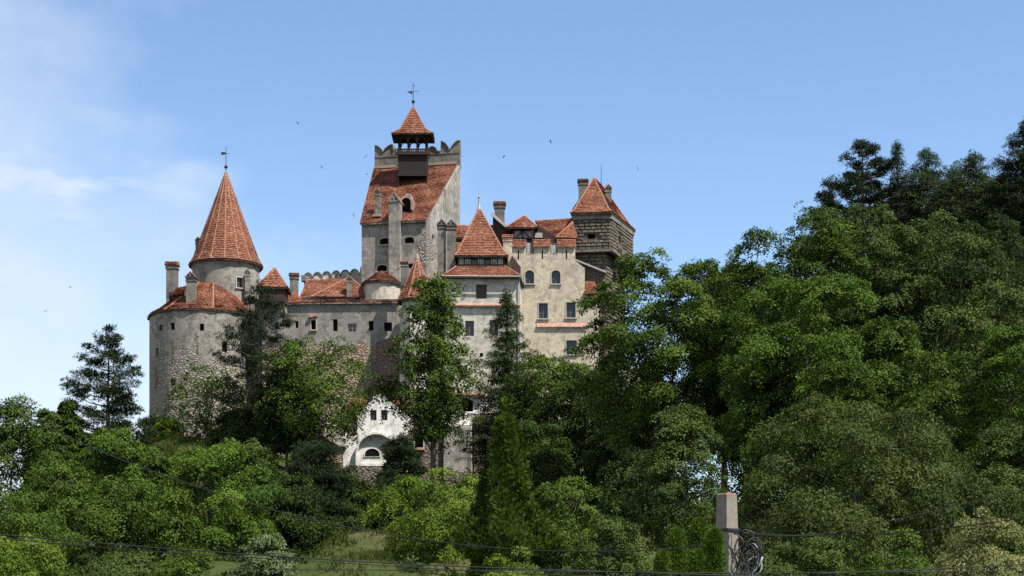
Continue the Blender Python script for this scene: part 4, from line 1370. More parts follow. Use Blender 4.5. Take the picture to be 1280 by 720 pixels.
lg.build("ledge", "plaster_grey", bk_)
# corbels and the two little box machicolations on the right face
tdir = dirv(SB_, SC); n = Vector((tdir.y, -tdir.x, 0))
LL = math.hypot(SC[0] - SB_[0], SC[1] - SB_[1])
for f in (.38, .66, .92):
    cb = MB()
    base = Vector((SB_[0], SB_[1], zl - .9)) + tdir * (LL * f) + n * .3
    cb.box(base, tdir, n, 1.3, .6, 1.9)
    for s in (-.4, .4):
        cb.bar(base + tdir * s + Vector((0, 0, .1)), base + tdir * s - n * .7 - Vector((0, 0, 1.0)), .3, .35, tdir)
    cb.build("machicolation", "block_stone", bk_)
# roof
ea = [Vector((p[0], p[1], zt_ + .05)) for p in up_plan]
cxy = sum(ea, Vector()) / 4
ea = [cxy + (p - cxy) * 1.09 for p in ea]
for p in ea:
    p.z = zt_ + .05
k1 = at(742.5, 222.5, 202.6)
k2 = at(752, 231, 206.0)
k2.z = k1.z
mid = lambda a, b: lerp(a, b, .16) - Vector((0, 0, .28))
m4 = [mid(ea[0], k1), mid(ea[1], k1), mid(ea[2], k2), mid(ea[3], k2)]
fc = [[ea[0], ea[1], m4[1], m4[0]], [ea[1], ea[2], m4[2], m4[1]], [ea[2], ea[3], m4[3], m4[2]], [ea[3], ea[0], m4[0], m4[3]],
      [m4[0], m4[1], k1], [m4[1], m4[2], k2, k1], [m4[2], m4[3], k2], [m4[3], m4[0], k1, k2]]
roof(bk_, fc, [(ea[0], m4[0]), (m4[0], k1), (ea[1], m4[1]), (m4[1], k1), (ea[2], m4[2]), (m4[2], k2), (k1, k2)], .25, rr=.16)
chimney(bk_, 729, 12.5, 222, 262, 203.5, "tile", depth=1.1)
chimney(bk_, 760.5, 8.5, 231, 262, 203.2, "gable", depth=.8)
an = MB(); ap_ = at(751.5, 240, 205); an.tube([ap_, ap_ + Vector((0, 0, 3.6))], [.04, .025], 5); an.build("antenna", "black_iron", bk_)
# lean-to wall at its foot
lt = thing("leaning_wall", "low stone wall with sloping tiled edge between palace and stone block tower", "castle wall", (X(738, 197.5), 197.5, 34), GRP)
q = [at(721, 327.5, 197.4), at(757, 342, 197.4), at(757, 420, 197.4), at(721, 420, 197.4)]
m_ = MB(); vs_, fs_ = solid_outline(list(reversed(q)), 1.2); m_.mesh(vs_, fs_); m_.build("core", "block_stone", lt)
m_ = MB()
for k in range(9):
    x_a, x_b = 721 + k * 4, 721 + k * 4 + 4
    zt2 = Z(327.5 + (k + .5) * 4 * 14.5 / 36, 197.4) - .15
    facing(m_, pxy(x_a, 197.38), pxy(x_b, 197.38), 34, zt2, .5, .8)
m_.build("stone_facing", "block_stone", lt)
m_ = MB(); m_.bar(at(718, 325.2, 197.2), at(758, 341.3, 197.2), .2, .9, (0, 0, 1)); m_.build("coping", "zinc", lt)

# ---- white gabled chapel-like gate below
wh = thing("white_gate", "bright white gabled gate building with big arched niche on a stone base", "gatehouse", (X(465, 186), 186, 17), GRP)
yw = 186
sw = yw / F
ol = [(429, 600), (510, 600), (510, 519), (505, 516), (498, 510), (491, 504), (484, 499.5), (481, 499), (480.5, 495), (478, 496.5), (475, 492), (472, 494), (470, 492.5), (468, 495.5), (466, 495), (465.5, 500), (463, 500.5), (459, 506), (452, 513), (447, 517), (446, 544), (429, 548)]
ol = [at(a, b, yw) for a, b in ol]
ww = [W(at(466.7, 525.5, yw), (1, 0), 8 * sw, 13 * sw, "rect", "glass", .4), W(at(480.2, 525.5, yw), (1, 0), 8 * sw, 13 * sw, "rect", "glass", .4)]
wall(wh, solid_outline(ol, 4.0), "plaster_white", ww + [dict(p=at(469.5, 581, yw), t=(1, 0), w=45 * sw, h=41 * sw, kind="arch", style="none", dep=1.1, sur=None)] if False else ww)
# niche surround: projecting arch ring with pilasters, and the fan window in a lower tympanum
ar = MB()
n_ = 16
cxp, cyp = 470.0, 563.0
for k in range(n_):
    a0, a1 = math.pi * k / n_, math.pi * (k + 1) / n_
    o0, o1 = at(cxp + 25 * math.cos(a0), cyp - 23 * math.sin(a0), yw - .55), at(cxp + 25 * math.cos(a1), cyp - 23 * math.sin(a1), yw - .55)
    o2, o3 = at(cxp + 22.5 * math.cos(a0), cyp - 20.5 * math.sin(a0), yw - .55), at(cxp + 22.5 * math.cos(a1), cyp - 20.5 * math.sin(a1), yw - .55)
    d = Vector((0, .6, 0))
    ar.mesh([o0, o1, o3, o2, o0 + d, o1 + d, o3 + d, o2 + d], [(3, 2, 1, 0), (0, 1, 5, 4), (2, 3, 7, 6)])
for s in (-1, 1):
    ar.box(at(cxp + s * 23.8, 582, yw - .25), (1, 0, 0), (0, -1, 0), 2.6 * sw, .6, 19 * sw)
ar.build("arch_ring", "plaster_white", wh)
ty = MB(); ty.box(at(467, 582.5, yw - .12), (1, 0, 0), (0, -1, 0), 34 * sw, .24, 3.2 * sw); ty.build("sill", "plaster_white", wh)
fo = MB(); gl = MB()
pr = arch_pts(18.5 * sw, 10 * sw, "fan")
pb = at(465.3, 571.2, yw)
o3 = [pb + Vector((x * 1.12, -.1, z * 1.1)) for x, z in pr]
i3 = [pb + Vector((x, -.1, z + .04)) for x, z in pr]
for k in range(len(pr)):
    j = (k + 1) % len(pr)
    fo.poly([o3[k], o3[j], i3[j], i3[k]])
    fo.poly([o3[j], o3[k], o3[k] + Vector((0, .1, 0)), o3[j] + Vector((0, .1, 0))])
    fo.poly([i3[k], i3[j], i3[j] + Vector((0, .08, 0)), i3[k] + Vector((0, .08, 0))])
fo = fo.build("window", "plaster_white", wh)
gl.poly([p + Vector((0, .08, 0)) for p in i3]); gl.build("pane", "dark_void", fo)
for a, b in (((447, 516), (462, 501.5)), ((485, 499.5), (511, 518))):
    rb2 = MB()
    p, q_ = at(*a, yw), at(*b, yw)
    up = Vector((0, 0, .12))
    f4 = [p + up + Vector((0, .35, 0)), q_ + up + Vector((0, .35, 0)), q_ + up + Vector((0, 4.2, 0)), p + up + Vector((0, 4.2, 0))]
    rb2.poly(f4, 0, .5)
    tiles_on(rb2, f4)
    rb2.build("roof", ["roof_tile"], wh)
bs = thing("base_wall", "rough rubble retaining wall with a dark square opening under the white gate", "stone wall", (X(455, 185), 185, 15), GRP)
wall(bs, solid_prism([pxy(424.5, 185.6), pxy(512, 184.8), pxy(512, 190), pxy(426, 190)], 13, [Z(583.5, 185)] * 2 + [Z(583.5, 188)] * 2), "rubble_wall", [W(at(437, 609.5, 185.4), (1, 0), .62, .7, "rect", "hole", .7)])
m_ = MB(); m_.bar(at(425, 600.5, 185.2), at(446, 600.5, 185.0), .5, .22, (0, 0, 1)); m_.build("ledge", "rubble_wall", bs)
oh = thing("tiled_annex", "orange tiled lean-to roof peeking out behind the white gate", "annex", (X(450, 189), 189, 19), GRP)
wall(oh, solid_prism([pxy(437, 190.5), pxy(457, 190.5), pxy(457, 193), pxy(437, 193)], 15, Z(514, 190.5)), "rubble_wall")
roof(oh, [[at(436, 514, 190), at(458, 514, 190), at(459, 498, 193), at(438, 498, 193)]], [], .2)
wall(oh, solid_prism([pxy(490, 190.5), pxy(507, 190.5), pxy(507, 192.2), pxy(490, 192.2)], 15, Z(512, 190.5)), "rubble_wall")
roof(oh, [[at(488, 513, 190), at(509, 513, 190), at(505, 499, 192.2), at(491, 499, 192.2)]], [], .2, name="roof")

# ---- lower ward right of the white gate
lw = thing("lower_ward", "lower stone ward wall with small arched window in a cream surround", "castle wall", (X(535, 187), 187, 17), GRP)
sl = 187 / F
wall(lw, solid_prism([pxy(508, 187.2), pxy(556, 187), pxy(556, 191), pxy(508, 191)], 14, [Z(538, 187)] * 4), "rubble_wall",
     [W(at(523.8, 559.5, 187.13), (1, 0), 10.5 * sl, 14 * sl, "arch", "hole", .6, "surround")])
m_ = MB(); m_.lathe(at(536, 536, 188.4), [(1.25, 0), (1.15, .7), (.8, 1.35), (.3, 1.7), (.0, 1.75)], 14); m_.build("domed_cap", "plaster_streaked", lw)
m_ = MB(); m_.bar(at(524, 533.5, 186.9), at(548, 535, 186.9), .3, .5, (0, 0, 1)); m_.bar(at(518, 561, 186.95), at(531, 561.5, 186.95), .2, .3, (0, 0, 1)); m_.build("coping", "coping_tile", lw)
pg = thing("plaster_block", "white plastered block with dark arched opening above the streaked pier", "castle wing", (X(580, 188.5), 188.5, 20), GRP)
wall(pg, solid_prism([pxy(552, 188.5), pxy(606, 188.5), pxy(606, 191), pxy(552, 191)], 15, Z(494, 188.5)), "plaster_white",
     [W(at(585, 514.5, 188.5), (1, 0), 12.5 * sl, 17 * sl, "arch", "hole", 1.0)])
m_ = MB(); m_.bar(at(551, 492.6, 188.3), at(607, 492.6, 188.3), .25, .9, (0, 0, 1)); m_.build("coping", "coping_tile", pg)
pr_ = thing("buttress_pier", "massive pier of grey and white streaked plaster right of the tree trunk", "castle wall", (X(573, 186), 186, 16), GRP)
wall(pr_, solid_prism([pxy(554.5, 186.6), pxy(589, 186), pxy(591, 188.4), pxy(556, 188.4)], 13, [Z(531, 186)] * 2 + [Z(527, 188)] * 2), "plaster_streaked")
rs = thing("ward_wall", "rough stone wall under a scrap of orange tiles right of the streaked pier", "stone wall", (X(603, 187), 187, 17), GRP)
wall(rs, solid_prism([pxy(592.5, 187.4), pxy(613, 187.2), pxy(613, 191), pxy(592.5, 191)], 13, Z(531, 187.4)), "rubble_wall")
roof(rs, [[at(592, 530, 187), at(611, 530, 187), at(609, 519, 188.9), at(593, 519, 188.9)]], [], .18, name="coping")
# ---- retaining walls and bare rock right of the gatehouse
for (x0p, x1p, ytop, Y_, lab) in ((624, 668, 528, 188.5, "ruined pale retaining wall low behind the conifer"), (668, 725, 545, 187.5, "broken rubble retaining wall in deep shade below the palace")):
    w_ = thing("retaining_wall", lab, "stone wall", (X((x0p + x1p) / 2, Y_), Y_, 16), GRP)
    wall(w_, solid_prism([pxy(x0p, Y_), pxy(x1p, Y_), pxy(x1p, Y_ + 2), pxy(x0p, Y_ + 2)], 10, [Z(ytop, Y_), Z(ytop + 8, Y_), Z(ytop + 2, Y_), Z(ytop - 6, Y_)]), "plaster_streaked")
def rock(name, lab, c, r, sq, seed):
    b = bmesh.new()
    bmesh.ops.create_icosphere(b, subdivisions=4, radius=1.0)
    g = np.random.default_rng(seed)
    dirs = g.normal(size=(26, 3)); dirs /= np.linalg.norm(dirs, axis=1)[:, None]
    offs = g.uniform(.55, .95, 26)
    for v in b.verts:
        d = np.array(v.co)
        k = min(1.0, min((o_ / max(1e-3, float(d @ e_)) for e_, o_ in zip(dirs, offs) if d @ e_ > .2), default=1.0))
        k *= 1 + .03 * math.sin(d[0] * 9 + seed) * math.cos(d[2] * 11)
        v.co = Vector((d[0] * r * k * sq[0], d[1] * r * k * sq[1], d[2] * r * k * sq[2]))
    me = bpy.data.meshes.new(name)
    b.to_mesh(me); b.free()
    me.materials.append(MATS["rock_face"])
    o = bpy.data.objects.new(name, me)
    COL.objects.link(o)
    o.location = c
    set_props(o, lab, "rock", "rock outcrops of the castle hill")
t = NT("rock_face")
p = t.pos()
c = t.mix(t.ramp(t.noise(p, .8, 8, .72), .32, .68), (0.12, 0.105, 0.085), (0.46, 0.42, 0.36))
t.finish(c, 0.95, t.noise(p, 1.6, 8, .7), 1.0, .3, .1)
rock("rock_outcrop", "pale rock outcrop below the right corner of the palace", at(790, 505, 186), 5.2, (1.1, .8, .8), 1)
rock("rock_outcrop", "rock crag deep between the trees left of the sky gap", at(835, 545, 188), 5.0, (1.0, .8, .9), 2)
rock("rock_outcrop", "pale rock pillar in shade below the palace", at(697, 572, 184.5), 3.2, (.55, .6, 1.3), 3)
rock("rock_outcrop", "low rocks on the turf slope left of the stone base wall", at(405, 545, 186), 3.0, (1.4, .8, .7), 4)
rock("rock_outcrop", "small pale rock on the grassy slope beneath the bastion", at(178, 612, 158), 1.7, (1.0, .8, 1.0), 6)
# ================================================================ vegetation
def unit(a):
    return a / np.maximum(1e-9, np.linalg.norm(a, axis=-1, keepdims=True))
def leaf_cards(P, D, N, L, W_, tint):
    """rhombic leaves: base P, direction D, normal N, length L, width W_"""
    S = unit(np.cross(D, N))
    L, W_ = L[:, None], W_[:, None]
    mid = P + D * L * .45 + N * L * .06
    V = np.stack([P, mid + S * W_ * .5, P + D * L, mid - S * W_ * .5], 1).reshape(-1, 3)
    Q = np.arange(len(V)).reshape(-1, 4)
    return V, Q, np.repeat(tint, 4)
def sprays(g, C, Nn, rs, M, L, W_, droop=.35, jit=.5, lift=.0, base_tint=None):
    """M leaves fanned round each spray centre C with up-direction Nn"""
    K = len(C)
    a = g.uniform(0, 2 * np.pi, (K, M))
    r = np.sqrt(g.uniform(0.02, 1, (K, M))) * rs[:, None]
    T = unit(np.cross(Nn, g.normal(size=(K, 3))))
    B = np.cross(Nn, T)
    rad = T[:, None] * np.cos(a)[..., None] + B[:, None] * np.sin(a)[..., None]
    P = C[:, None] + rad * r[..., None]
    P += Nn[:, None] * (g.normal(0, .18, (K, M)) * rs[:, None])[..., None]
    P[..., 2] -= droop * r ** 2 / np.maximum(.2, rs[:, None])
    D = unit(rad * .8 + g.normal(0, .45, (K, M, 3)) + np.array([0, 0, lift - droop * .5]))
    N = unit(Nn[:, None] + g.normal(0, jit, (K, M, 3)))
    N = unit(N - D * (N * D).sum(-1, keepdims=True))
    LL = L * g.uniform(.65, 1.25, (K, M))
    WW = W_ * g.uniform(.7, 1.2, (K, M))
    if base_tint is None:
        base_tint = g.uniform(.25, .75, K)
    tt_ = np.clip(base_tint[:, None] + g.normal(0, .22, (K, M)), 0, 1)
    return leaf_cards(P.reshape(-1, 3), D.reshape(-1, 3), N.reshape(-1, 3), LL.ravel(), WW.ravel(), tt_.ravel())
def limb_tubes(segs, sides=5):
    mb = MB()
    for pts, rr in segs:
        mb.tube(pts, rr, sides, cap=False)
    return mb
PROF = {
    "round": lambda t: np.sqrt(np.clip(1 - (2 * t - .95) ** 2 / 1.12, 0, 1)) ,
    "ovate": lambda t: np.clip(np.sqrt(np.clip(t * 3.0, 0, 1)) * np.clip((1.04 - t) / .68, 0, 1) ** .62, 0, 1),
    "dome": lambda t: np.clip(np.sqrt(np.clip(1 - t ** 2.2, 0, 1)) * np.clip(.72 + t * .9, 0, 1), 0, 1),
    "vase": lambda t: np.clip((.42 + t * .95), 0, 1) * np.sqrt(np.clip(1 - t ** 4, 0, 1)),
    "cone": lambda t: np.clip((1 - t) ** .8 * np.clip(.3 + t * 6, 0, 1), 0.02, 1),
    "column": lambda t: np.clip(np.sqrt(np.clip(t * 5, 0, 1)) * np.clip((1.02 - t) / .45, 0, 1) ** .6, 0, 1),
}
def decid(g, H, Wd, bf, leaf=.28, prof="ovate", dens=1.0, loose=.0, lobe=1.0, aspect=.6, jit=.42, droop=.35, flat=.62):
    """broadleaf crown made of boughs > sprays > leaves, plus the trunk and limbs carrying them"""
    z0 = H * bf
    ch = H - z0
    rx = Wd / 2
    rl0 = float(np.clip(rx * .27, .28, 1.3)) * lobe
    nl = int(np.clip(1.95 * (rx * 2 * ch) / (rl0 ** 2 * 3.14) + 8, 20, 170))
    t = np.clip((np.arange(nl) + g.uniform(.1, .9, nl)) / nl, 0.02, .97)
    # more lobes where the crown is wide
    tg = np.linspace(.02, .98, 200)
    w = np.cumsum(PROF[prof](tg) + .12)
    w /= w[-1]
    t = np.interp(t, w, tg)
    rl = rl0 * np.clip(np.exp(g.normal(-.03, .33, nl)), .45, 1.9)
    ang = np.arange(nl) * 2.39996 + g.uniform(-.5, .5, nl)
    rp = PROF[prof](t) * rx
    rad = np.clip(rp - rl * .45, 0, None) * g.uniform(.4, 1.25, nl) ** .5
    asym = 1 + .13 * np.sin(ang * 2 + g.uniform(0, 6))
    rad *= asym
    zc = z0 + t * (ch - rl * .6) + g.normal(0, .15, nl)
    Cl = np.stack([rad * np.cos(ang), rad * np.sin(ang), zc], 1)
    top = np.array([0, 0, 1.0])
    rs0 = min(float(np.clip(leaf * 2.0, .16, .6)), rl0 * .42)
    segs = []
    trunk_r = max(.07, H * .014 + Wd * .006)
    tp = []
    lean = g.normal(0, .012, 2) * H
    for k in range(7):
        f = k / 6
        tp.append((lean[0] * f * f + .06 * math.sin(f * 7), lean[1] * f * f, H * (.0 + f * min(.86, bf + .62 * (1 - bf)))))
    segs.append((tp, [trunk_r * (1.25 if k == 0 else 1) * (1 - .8 * k / 6) for k in range(7)]))
    Vs, Qs, Ts, tips = [], [], [], []
    n0 = 0
    ctr = np.array([0, 0, z0 + ch * .45])
    for i in range(nl):
        K = max(6, int(4.2 * dens * (rl[i] / rs0) ** 2 * (1 - loose * .3)))
        d = unit(g.normal(size=(K, 3)))
        out = unit(Cl[i] - ctr + g.normal(0, .05, 3))
        d = unit(d + .5 * out + np.array([0, 0, .45]))
        rr = rl[i] * (g.uniform(.45, 1.0, K) ** .55) * (1 + loose * g.uniform(-.2, .8, K))
        # ragged boughs: fingers and hollows, stretched away from the trunk
        w1, w2 = g.normal(size=3) * 2.6, g.normal(size=3) * 2.6
        rag = np.sin(d @ w1 + g.uniform(0, 6)) * .6 + np.sin(d @ w2 + g.uniform(0, 6)) * .6
        rr = rr * (1 + .3 * rag)
        C = d * rr[:, None] * np.array([1, 1, flat * g.uniform(.75, 1.25)])
        oh = unit(out * np.array([1, 1, .5]))
        C = Cl[i] + C + oh * ((C @ oh) * g.uniform(.0, .5))[:, None]
        kp = rag > g.uniform(-.7, -.25)
        if kp.sum() < 4:
            kp[:4] = True
        d, C = d[kp], C[kp]
        K = len(C)
        Nn = unit(d * .85 + out * .25 + top * .4 + g.normal(0, .16, (K, 3)))
        M = int(np.clip(26 * dens, 10, 60))
        bt = np.clip(g.normal(.46, .2) + g.normal(0, .13, K), .03, .97)
        v, q, tt_ = sprays(g, C, Nn, rs0 * g.uniform(.75, 1.25, K), M, leaf, leaf * aspect, droop, jit, base_tint=bt)
        Vs.append(v); Qs.append(q + n0); Ts.append(tt_)
        n0 += len(v)
        tips.append(C)
    # stray leading shoots that roughen the outline
    Ks = int(nl * .9)
    j = g.integers(0, nl, Ks)
    o_ = unit(unit(Cl[j] - ctr) + g.normal(0, .45, (Ks, 3)) + np.array([0, 0, .3]))
    C = Cl[j] + o_ * (rl[j] * g.uniform(.85, 1.2, Ks))[:, None] * np.array([1, 1, flat + .1])
    v, q, tt_ = sprays(g, C, unit(o_ + top * .6 + g.normal(0, .3, (Ks, 3))), np.full(Ks, rs0 * .8) * g.uniform(.5, 1.2, Ks), 12, leaf, leaf * aspect, droop, .6, base_tint=np.clip(g.normal(.6, .15, Ks), .1, 1))
    Vs.append(v); Qs.append(q + n0); Ts.append(tt_)
    n0 += len(v)
    # sparse inner foliage behind the outer boughs
    Kc = int(nl * 2.2)
    tcx = g.uniform(.08, .86, Kc)
    ac = g.uniform(0, 6.283, Kc)
    rc_ = PROF[prof](tcx) * rx * .62 * np.sqrt(g.uniform(0, 1, Kc))
    C = np.stack([rc_ * np.cos(ac), rc_ * np.sin(ac), z0 + tcx * ch * .95], 1)
    v, q, tt_ = sprays(g, C, unit(g.normal(0, .4, (Kc, 3)) + top), np.full(Kc, rl0 * .75), int(26 * dens), leaf * 1.15, leaf * aspect * 1.15, droop, .5, base_tint=np.clip(g.normal(.35, .12, Kc), .05, .9))
    Vs.append(v); Qs.append(q + n0); Ts.append(tt_)
    n0 += len(v)
    # main limbs reach a few boughs; the other boughs hang on the nearest main one
    nm = int(np.clip(nl / 9, 5, 13))
    main = g.choice(nl, nm, replace=False)
    for i in range(nl):
        b = Cl[i]
        if i in main:
            zs = min(H * bf * .6 + (zc[i] - z0) * .42, zc[i] * .8, max(zc[i] - .45 * np.hypot(*Cl[i][:2]), zc[i] * .25))
            f_ = zs / (H * min(.86, bf + .62 * (1 - bf)))
            a = np.array([lean[0] * f_ * f_ + .06 * math.sin(f_ * 7), lean[1] * f_ * f_, zs])
            dn = np.linalg.norm(b - a)
            m1 = a * .62 + b * .38 + np.array([0, 0, .06 * dn]) + g.normal(0, .05 * dn, 3)
            m2 = a * .28 + b * .72 + np.array([0, 0, .05 * dn]) + g.normal(0, .05 * dn, 3)
            r0 = trunk_r * .40 * g.uniform(.6, 1)
            e2 = m2 * .45 + b * .55
            segs.append(([tuple(a), tuple(m1), tuple(m2), tuple(e2)], [r0, r0 * .65, r0 * .38, r0 * .12]))
        else:
            j = main[np.argmin(np.linalg.norm(Cl[main] - b, axis=1))]
            if np.linalg.norm(Cl[j] - b) > rl0 * 2.6:
                continue
            a = Cl[j] * .75 + np.array([0, 0, zc[j] * .25 - .1])
            m1 = (a + b) / 2 + g.normal(0, .12, 3)
            r0 = max(.02, trunk_r * .10)
            segs.append(([tuple(a), tuple(m1), tuple(b)], [r0, r0 * .7, .012]))
        for k in g.choice(len(tips[i]), min(len(tips[i]), 2), replace=False):
            segs.append(([tuple(b), tuple(tips[i][k])], [max(.015, trunk_r * .06), .008]))
    return np.concatenate(Vs), np.concatenate(Qs), np.concatenate(Ts), limb_tubes(segs)
def conifer(g, H, Wd, bf, needle=.3, kind="pine", dens=1.0):
    """whorled boughs carrying plates of needle tufts"""
    segs = []
    tr = H * .016 + .04
    lean = g.normal(0, .01, 2) * H
    def ax(z):
        f = z / H
        return np.array([lean[0] * f + .05 * math.sin(f * 5), lean[1] * f, z])
    segs.append(([tuple(ax(H * f)) for f in np.linspace(0, .985, 9)], [tr * (1.2 if f == 0 else 1) * (1 - .93 * f) for f in np.linspace(0, .985, 9)]))
    z0 = H * bf
    C, Nn, R_, T_ = [], [], [], []
    step = {"pine": .95, "spruce": .55, "larch": .62, "yew": .5}[kind]
    step = max(.3, step * Wd / 7.5)
    z = z0
    while z < H - .3:
        f = (z - z0) / (H - z0)
        if kind == "pine":
            R0 = Wd / 2 * min(1.0, .62 + 1.3 * f) * (1 - f ** 1.9) ** .75
        elif kind == "yew":
            R0 = Wd / 2 * math.sqrt(max(.02, 1 - f ** 2))
        else:
            R0 = Wd / 2 * min(1.0, ((1 - f) * (3.6 if kind == "spruce" else 1.35)) ** .72)
        R0 = max(.22, R0)
        nb_ = int(np.clip(4 + R0 * 1.3, 4, 9))
        a0 = g.uniform(0, 6.28)
        for k in range(nb_):
            a = a0 + k * 2 * math.pi / nb_ + g.normal(0, .25)
            L = R0 * g.uniform(.45, 1.22)
            if kind == "pine" and g.random() < .1:
                continue
            d = np.array([math.cos(a), math.sin(a), 0])
            rise = {"pine": .10 + .35 * f, "spruce": -.18 + .45 * f, "larch": -.1 + .4 * f, "yew": .25 + .5 * f}[kind] * L
            p0 = ax(z + g.normal(0, .12))
            pts = []
            for s in np.linspace(0, 1, 6):
                sag = {"pine": -.10 * math.sin(s * 3.14) + .10 * s * s, "spruce": -.16 * math.sin(s * 2.6) , "larch": -.1 * math.sin(s * 2.6), "yew": 0}[kind] * L
                pts.append(p0 + d * L * s + np.array([0, 0, rise * s + sag]))
            br = tr * .32 * (1 - f * .7) * (L / max(.5, R0))
            segs.append(([tuple(p) for p in pts], [max(.012, br * (1 - .85 * s)) for s in np.linspace(0, 1, 6)]))
            pts = np.array(pts)
            side = np.array([-d[1], d[0], 0])
            n_t = max(3, int(dens * L * {"pine": 7, "spruce": 5, "larch": 7, "yew": 8}[kind] / max(.6, Wd / 7)))
            s0 = {"pine": .5, "spruce": .15, "larch": .12, "yew": .2}[kind]
            for _ in range(n_t):
                s = s0 + (1 - s0) * g.random() ** .75
                base = np.array([np.interp(s, np.linspace(0, 1, 6), pts[:, c]) for c in range(3)])
                wid = L * .30 * (1.15 - abs(s - .65)) * g.uniform(-1, 1)
                off = side * wid + np.array([0, 0, g.uniform(-.05, .22) if kind == "pine" else g.uniform(-.22, .06)])
                C.append(base + off)
                Nn.append(unit(np.array([d[0] * .25, d[1] * .25, 1.0]) + g.normal(0, .25, 3)))
                R_.append(g.uniform(.8, 1.25))
                T_.append(np.clip(.25 + .45 * s + g.normal(0, .15), 0, 1))
        z += step * g.uniform(.75, 1.2) * (1.0 if f < .8 else .7)
    # leader
    for s in np.linspace(.93, 1.0, 7):
        C.append(ax(H * s)); Nn.append(np.array([0, 0, 1.0])); R_.append(.7); T_.append(.5)
    C, Nn, R_, T_ = np.array(C), np.array(Nn), np.array(R_), np.array(T_)
    rs = {"pine": .85, "spruce": 1.0, "larch": .95, "yew": 1.0}[kind] * needle * 1.05
    M = int({"pine": 24, "spruce": 26, "larch": 18, "yew": 24}[kind])
    v, q, tt_ = sprays(g, C, Nn, rs * R_, M, needle, needle * .22, {"pine": -.12, "spruce": .55, "larch": .6, "yew": .1}[kind], .6, .35 if kind == "pine" else 0, base_tint=T_)
    return v, q, tt_, limb_tubes(segs)
def thuja(g, H, Wd, leaf=.14, dens=1.0):
    n = int(dens * 5.0 * H * Wd / leaf ** 2)
    t = g.uniform(0, 1, n) ** .9
    rad = Wd / 2 * np.clip((1 - t) ** .62 * np.clip(.55 + t * 2.5, 0, 1), .02, 1)
    lump = 1 + .22 * np.sin(t * 17 + 3 * np.sin(t * 5)) 
    a = g.uniform(0, 6.283, n)
    lump *= 1 + .2 * np.sin(a * 5 + t * 9)
    r = rad * lump * g.uniform(.6, 1.0, n) ** .5
    C = np.stack([r * np.cos(a), r * np.sin(a), .08 * H + t * H * .9], 1)
    out = np.stack([np.cos(a), np.sin(a), np.full(n, .5)], 1)
    N = unit(out + g.normal(0, .35, (n, 3)))
    M = 14
    K = n
    # flat upright fans
    U = unit(np.array([0, 0, 1.0]) + out * .35 + g.normal(0, .25, (n, 3)))
    S = unit(np.cross(U, N))
    th = g.uniform(-1.0, 1.0, (K, M))
    D = U[:, None] * np.cos(th)[..., None] + S[:, None] * np.sin(th)[..., None]
    D = unit(D + g.normal(0, .12, D.shape))
    P = C[:, None] + D * g.uniform(0, leaf * 1.3, (K, M))[..., None]
    NN = unit(N[:, None] + g.normal(0, .3, (K, M, 3)))
    NN = unit(NN - D * (NN * D).sum(-1, keepdims=True))
    tint = np.clip(.45 + g.normal(0, .2, K)[:, None] + g.normal(0, .12, (K, M)), 0, 1)
    v, q, tt_ = leaf_cards(P.reshape(-1, 3), D.reshape(-1, 3), NN.reshape(-1, 3), (leaf * g.uniform(.7, 1.4, (K, M))).ravel(), (leaf * .3 * g.uniform(.7, 1.2, (K, M))).ravel(), tint.ravel())
    segs = [([(0, 0, 0), (0, 0, H * .5), (0, 0, H * .9)], [.06 + H * .012, .05, .01])]
    for k in range(14):
        aa, zz_ = g.uniform(0, 6.28), g.uniform(.1, .8) * H
        rr = Wd * .32 * (1 - zz_ / H)
        segs.append(([(0, 0, zz_ * .8), (rr * math.cos(aa), rr * math.sin(aa), zz_)], [.03, .008]))
    return v, q, tt_, limb_tubes(segs)

TREE_CACHE = {}
LEAFN = 0
def tree(name, label, cat, px, py, wpx, Y, kind="decid", mat="leaf_mid", seed=0, bf=.15, group="trees of the castle hill", sink=.25, bark="bark", lf=1.0, dx=0.0, **k):
    global LEAFN
    x = X(px, Y)
    gz = gz1(x, Y) - sink
    H = Z(py, Y) - gz
    Wd = wpx / F * Y
    leaf = float(np.clip(Y * .0017, .05, .32)) * lf
    g = np.random.default_rng(seed * 101 + 7)
    if kind == "decid":
        v, q, tt_, tb = decid(g, H, Wd, bf, leaf, **k)
        cn_ = "crown"
    elif kind == "thuja":
        v, q, tt_, tb = thuja(g, H, Wd, leaf * 1.1, **k)
        cn_ = "crown"
    else:
        v, q, tt_, tb = conifer(g, H, Wd, bf, float(np.clip(Y * .0021, .12, .38)) * lf, kind, **k)
        cn_ = "crown"
    LEAFN += len(q)
    root = thing(name, label, cat, (x, Y, gz), group)
    np_mesh(cn_, v, q, mat, tt_, root)
    o = tb.build("trunk", bark, None, True)
    o.parent = root
    if VERBOSE:
        print("%-16s H %.1f W %.1f Y %d leaves %d ground %.1f" % (name, H, Wd, Y, len(q), gz))
    return root
VERBOSE = False

G1 = "trees of the castle hill"
G2 = "trees of the valley edge"
G3 = "trees of the right hillside"
